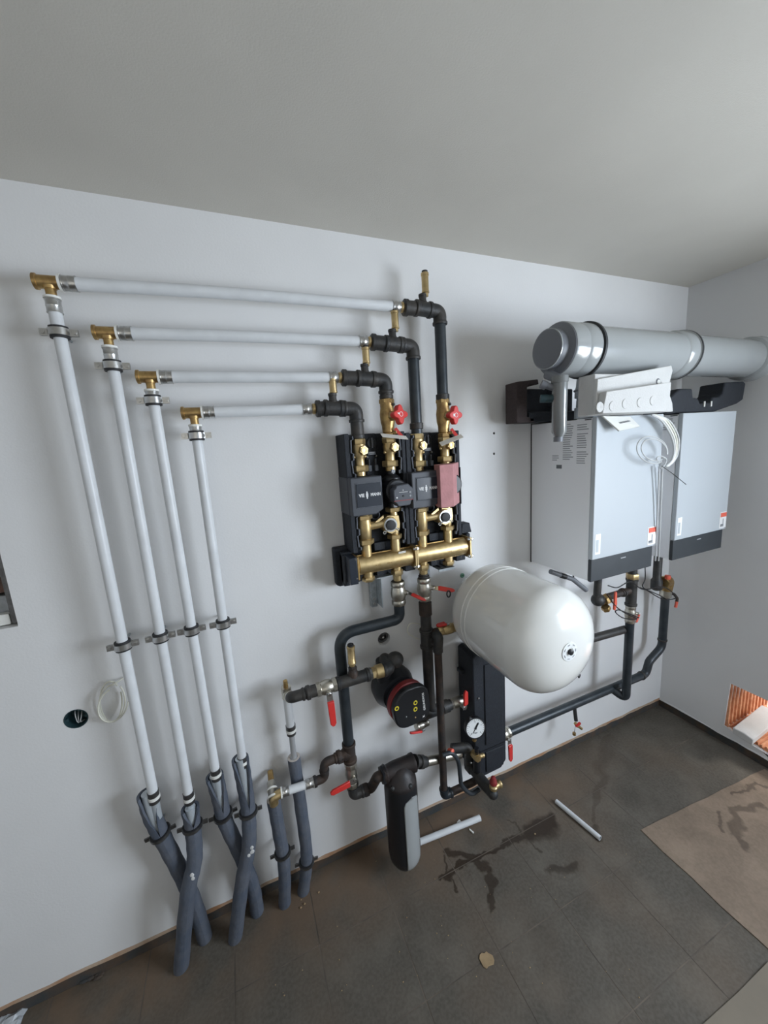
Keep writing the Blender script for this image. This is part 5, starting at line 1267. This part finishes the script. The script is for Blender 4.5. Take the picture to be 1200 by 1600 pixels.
# manual
q = [P(940, 651, y=-.375), P(983, 652, y=-.375), P(998, 667, y=-.40), P(966, 674, y=-.40)]
t = thing('manual_booklet', 'folded white installation manual hanging over front top edge of first boiler', 'booklet', q[2], None)
n_ = (q[1] - q[0]).cross(q[3] - q[0]).normalized(); n_ = n_ if n_.y < 0 else -n_
G().prism(q, n_ * .004).build('pages', 'paper', t)
G().prism([a_ + n_ * .0045 for a_ in q], n_ * .001).build('cover', 'white_plastic', t)
cu = q[0].lerp(q[2], .58); text('lettering', 'VIESSMANN', cu + n_ * .0062, (q[2] - q[3]), (q[0] - q[3]), .012, 'print', t)
# white cable bundle
t = thing('white_cable_bundle', 'bundle of white cables looped over the gap between the boilers', 'cable', P(1040, 700, y=-.38))
for k in range(4):
    o = k * 4
    G().sweep(smooth_path([P(1018 + o * .6, 648, y=-.395), P(1034 + o, 658, y=-.40), P(1048 + o * .9, 680, y=-.40), P(1053 + o * .6, 700, y=-.395), P(1050 + o * .4, 718, y=-.39), P(1040 + o * .3, 729, y=-.385)]), .0042, 8).build('cable', ('cable_grey', 'white_plastic', 'cable_cream', 'cable_grey')[k], t)
for k, (rx, rz, ox) in enumerate(((24, 21, 0), (20, 17, 3))):
    pts = [P(1019 + ox + rx * math.cos(a_), 703 + rz * math.sin(a_) + 3 * math.cos(a_), y=-.40 - .004 * k) for a_ in [.9 + 5.6 * i / 28 for i in range(29)]]
    G().sweep(pts, .0026, 8).build('cable_loop', 'cable_grey', t)
pts = [P(x_, y_, y=-.395) for x_, y_ in ((1030, 724), (1026, 716), (1033, 713), (1041, 718), (1038, 727), (1032, 732))]
G().sweep(smooth_path(pts, 5), .003, 8).build('knot', 'cable_grey', t)
for xx in (1029, 1034):
    G().sweep(smooth_path([P(xx + 1, 730, y=-.385), P(xx - 1, 780, y=-.375), P(xx - 3, 830, y=-.365), P(xx - 5, 876, y=-.33)]), .0034, 8).build('cable', 'cable_grey', t)
G().sweep(smooth_path([P(1034, 728, y=-.40), P(1052, 741, y=-.41), P(1072, 757, y=-.42)]), .0014, 6).build('cable_tie', 'cable_black', t)

# ================================================================ ON THE FLOOR
def fl(px, py, z=0): return P(px, py, z=z)
# board sheets
t = fl(1002, 1298); a_ = fl(1200, 1204); b_ = fl(1200, 1487)
g = G(); pA = fl(1002, 1298); pB = V((2.53, -.565, 0)); pC = V((2.53, -1.35, 0)); pD = V((pA.x + (fl(1195, 1480) - pA).x * 1.9, pA.y + (fl(1195, 1480) - pA).y * 1.9, 0))
ed = []
for i in range(9): ed.append(pD.lerp(pA, i / 8) + V((random.uniform(-.005, .005), random.uniform(-.004, .004), 0)))
for i in range(1, 8): ed.append(pA.lerp(pB, i / 8) + V((0, random.uniform(-.004, .004), 0)))
g.prism([V((p.x, p.y, .0008)) for p in ed + [pB, pC]], (0, 0, .0035))
tag(g.build('cardboard_sheet', 'board_stained', smooth=False), 'large tan cardboard sheet with dark stains on floor at right', 'cardboard', 'brown sheets on the floor')
e1 = fl(1098, 1600); e2 = fl(1200, 1505); dd = (e2 - e1)
g = G(); g.prism([e1 - dd * .8 + V((0, 0, .0008)), e1.lerp(e2, .5) + V((.004, -.003, .0008)), e2 + V((0, 0, .0045)), e2 + dd * .3 + V((.2, -.3, .0045)), e1 + V((.3, -.6, .0008))], (0, 0, .004))
tag(g.build('cardboard_sheet', 'board_pale', smooth=False), 'pale brown sheet cut off at bottom right corner', 'cardboard', 'brown sheets on the floor')
# pipe offcuts
def offcut(p0, p1, r, label):
    p0, p1 = V(p0), V(p1); d = (p1 - p0).normalized()
    t = thing('pipe_offcut', label, 'pipe offcut', (p0 + p1) / 2, 'white pipe offcuts on the floor')
    G().lathe(p0, d, [(0, r * .75), (0, r), ((p1 - p0).length, r), ((p1 - p0).length, r * .75)], 20, cap=False).build('tube', 'white_pipe', t)
    G().lathe(p0, d, [(.003, r * .76), ((p1 - p0).length - .003, r * .76)], 18, cap=True).build('bore', 'flue_cap', t)
    return t
p0 = fl(663, 1311, .014); p1 = fl(750, 1278, .014)
offcut(V((p0.x - .06, p0.y, .0145)), V((p1.x, p1.y, .0145)), .014, 'white pipe offcut on floor beside the black filter')
t = thing('white_clip', 'white plastic clip under the offcut beside filter', 'clip', fl(728, 1290))
q = fl(727, 1292, .004); G().obox(q + V((-.014, .030, 0)), (.010, .004, 0), (-.003, .010, 0), (0, 0, .003)).obox(q + V((.016, -.030, 0)), (.004, -.012, 0), (.003, .001, 0), (0, 0, .003)).build('clip_body', 'white_plastic', t, bevel=.001)
p0 = fl(869, 1252, .011); p1 = fl(938, 1310, .011)
offcut(V((p0.x, p0.y, .0115)), V((p1.x, p1.y, .0115)), .0112, 'white pipe offcut lying alone on open floor')
# dirt clod and crumbs
q = fl(760, 1500); g = G(); pts = []
for i in range(14):
    a_ = 2 * PI * i / 14; rr = (.028 if abs(math.cos(a_)) > .6 else .02) * random.uniform(.8, 1.15); pts.append(V((q.x + rr * math.cos(a_) * .9, q.y + rr * math.sin(a_), .0008)))
g.prism(pts, (0, 0, .003)); tag(g.build('plaster_flake', 'debris', bevel=.001), 'tan flake of dried plaster on the floor at bottom centre', 'debris')
g = G(); random.seed(11)
for k in range(60):
    px, py = random.uniform(420, 1000), random.uniform(1330, 1560); q = fl(px, py, 0)
    if q.y > -.05: continue
    s_ = random.uniform(.0012, .0030); g.ball(q + V((0, 0, s_ * .6)), s_, s_ * .8, s_ * .6, 6, 4)
for px, py in ((498, 1394), (476, 1412), (470, 1418), (836, 1303)): g.ball(fl(px, py, .003), .005, .004, .003, 6, 4)
o = g.build('floor_crumbs', 'debris', smooth=False); tag(o, 'scattered pale crumbs of plaster on the tiles', 'debris'); o['kind'] = 'stuff'
q = fl(145, 1530, 0); g = G()
for k in range(7): g.ball(q + V((random.uniform(-.03, .03), random.uniform(-.01, .01), .006)), random.uniform(.008, .02), .007, .006, 7, 4)
tag(g.build('dirt_clump', 'edge_foam', smooth=False), 'dark clump of dirt by the wall at lower left', 'debris')
# crumpled film at lower left
q = fl(15, 1588, 0); g = G(); vs = []; fs = []; n = 12; random.seed(5)
for i in range(n + 1):
    for j in range(n + 1):
        vs.append((q.x - .11 + .16 * i / n + random.uniform(-.004, .004), q.y - .10 + .16 * j / n, .002 + (0 if i in (0, n) or j in (0, n) else random.uniform(.004, .022))))
for i in range(n):
    for j in range(n): fs.append((i * (n + 1) + j, (i + 1) * (n + 1) + j, (i + 1) * (n + 1) + j + 1, i * (n + 1) + j + 1))
g.add(vs, fs); o = g.build('crumpled_film', 'film', smooth=False); s_ = o.modifiers.new('thick', 'SOLIDIFY'); s_.thickness = .0008
tag(o, 'crumpled translucent plastic film on the floor at bottom left corner', 'plastic film')
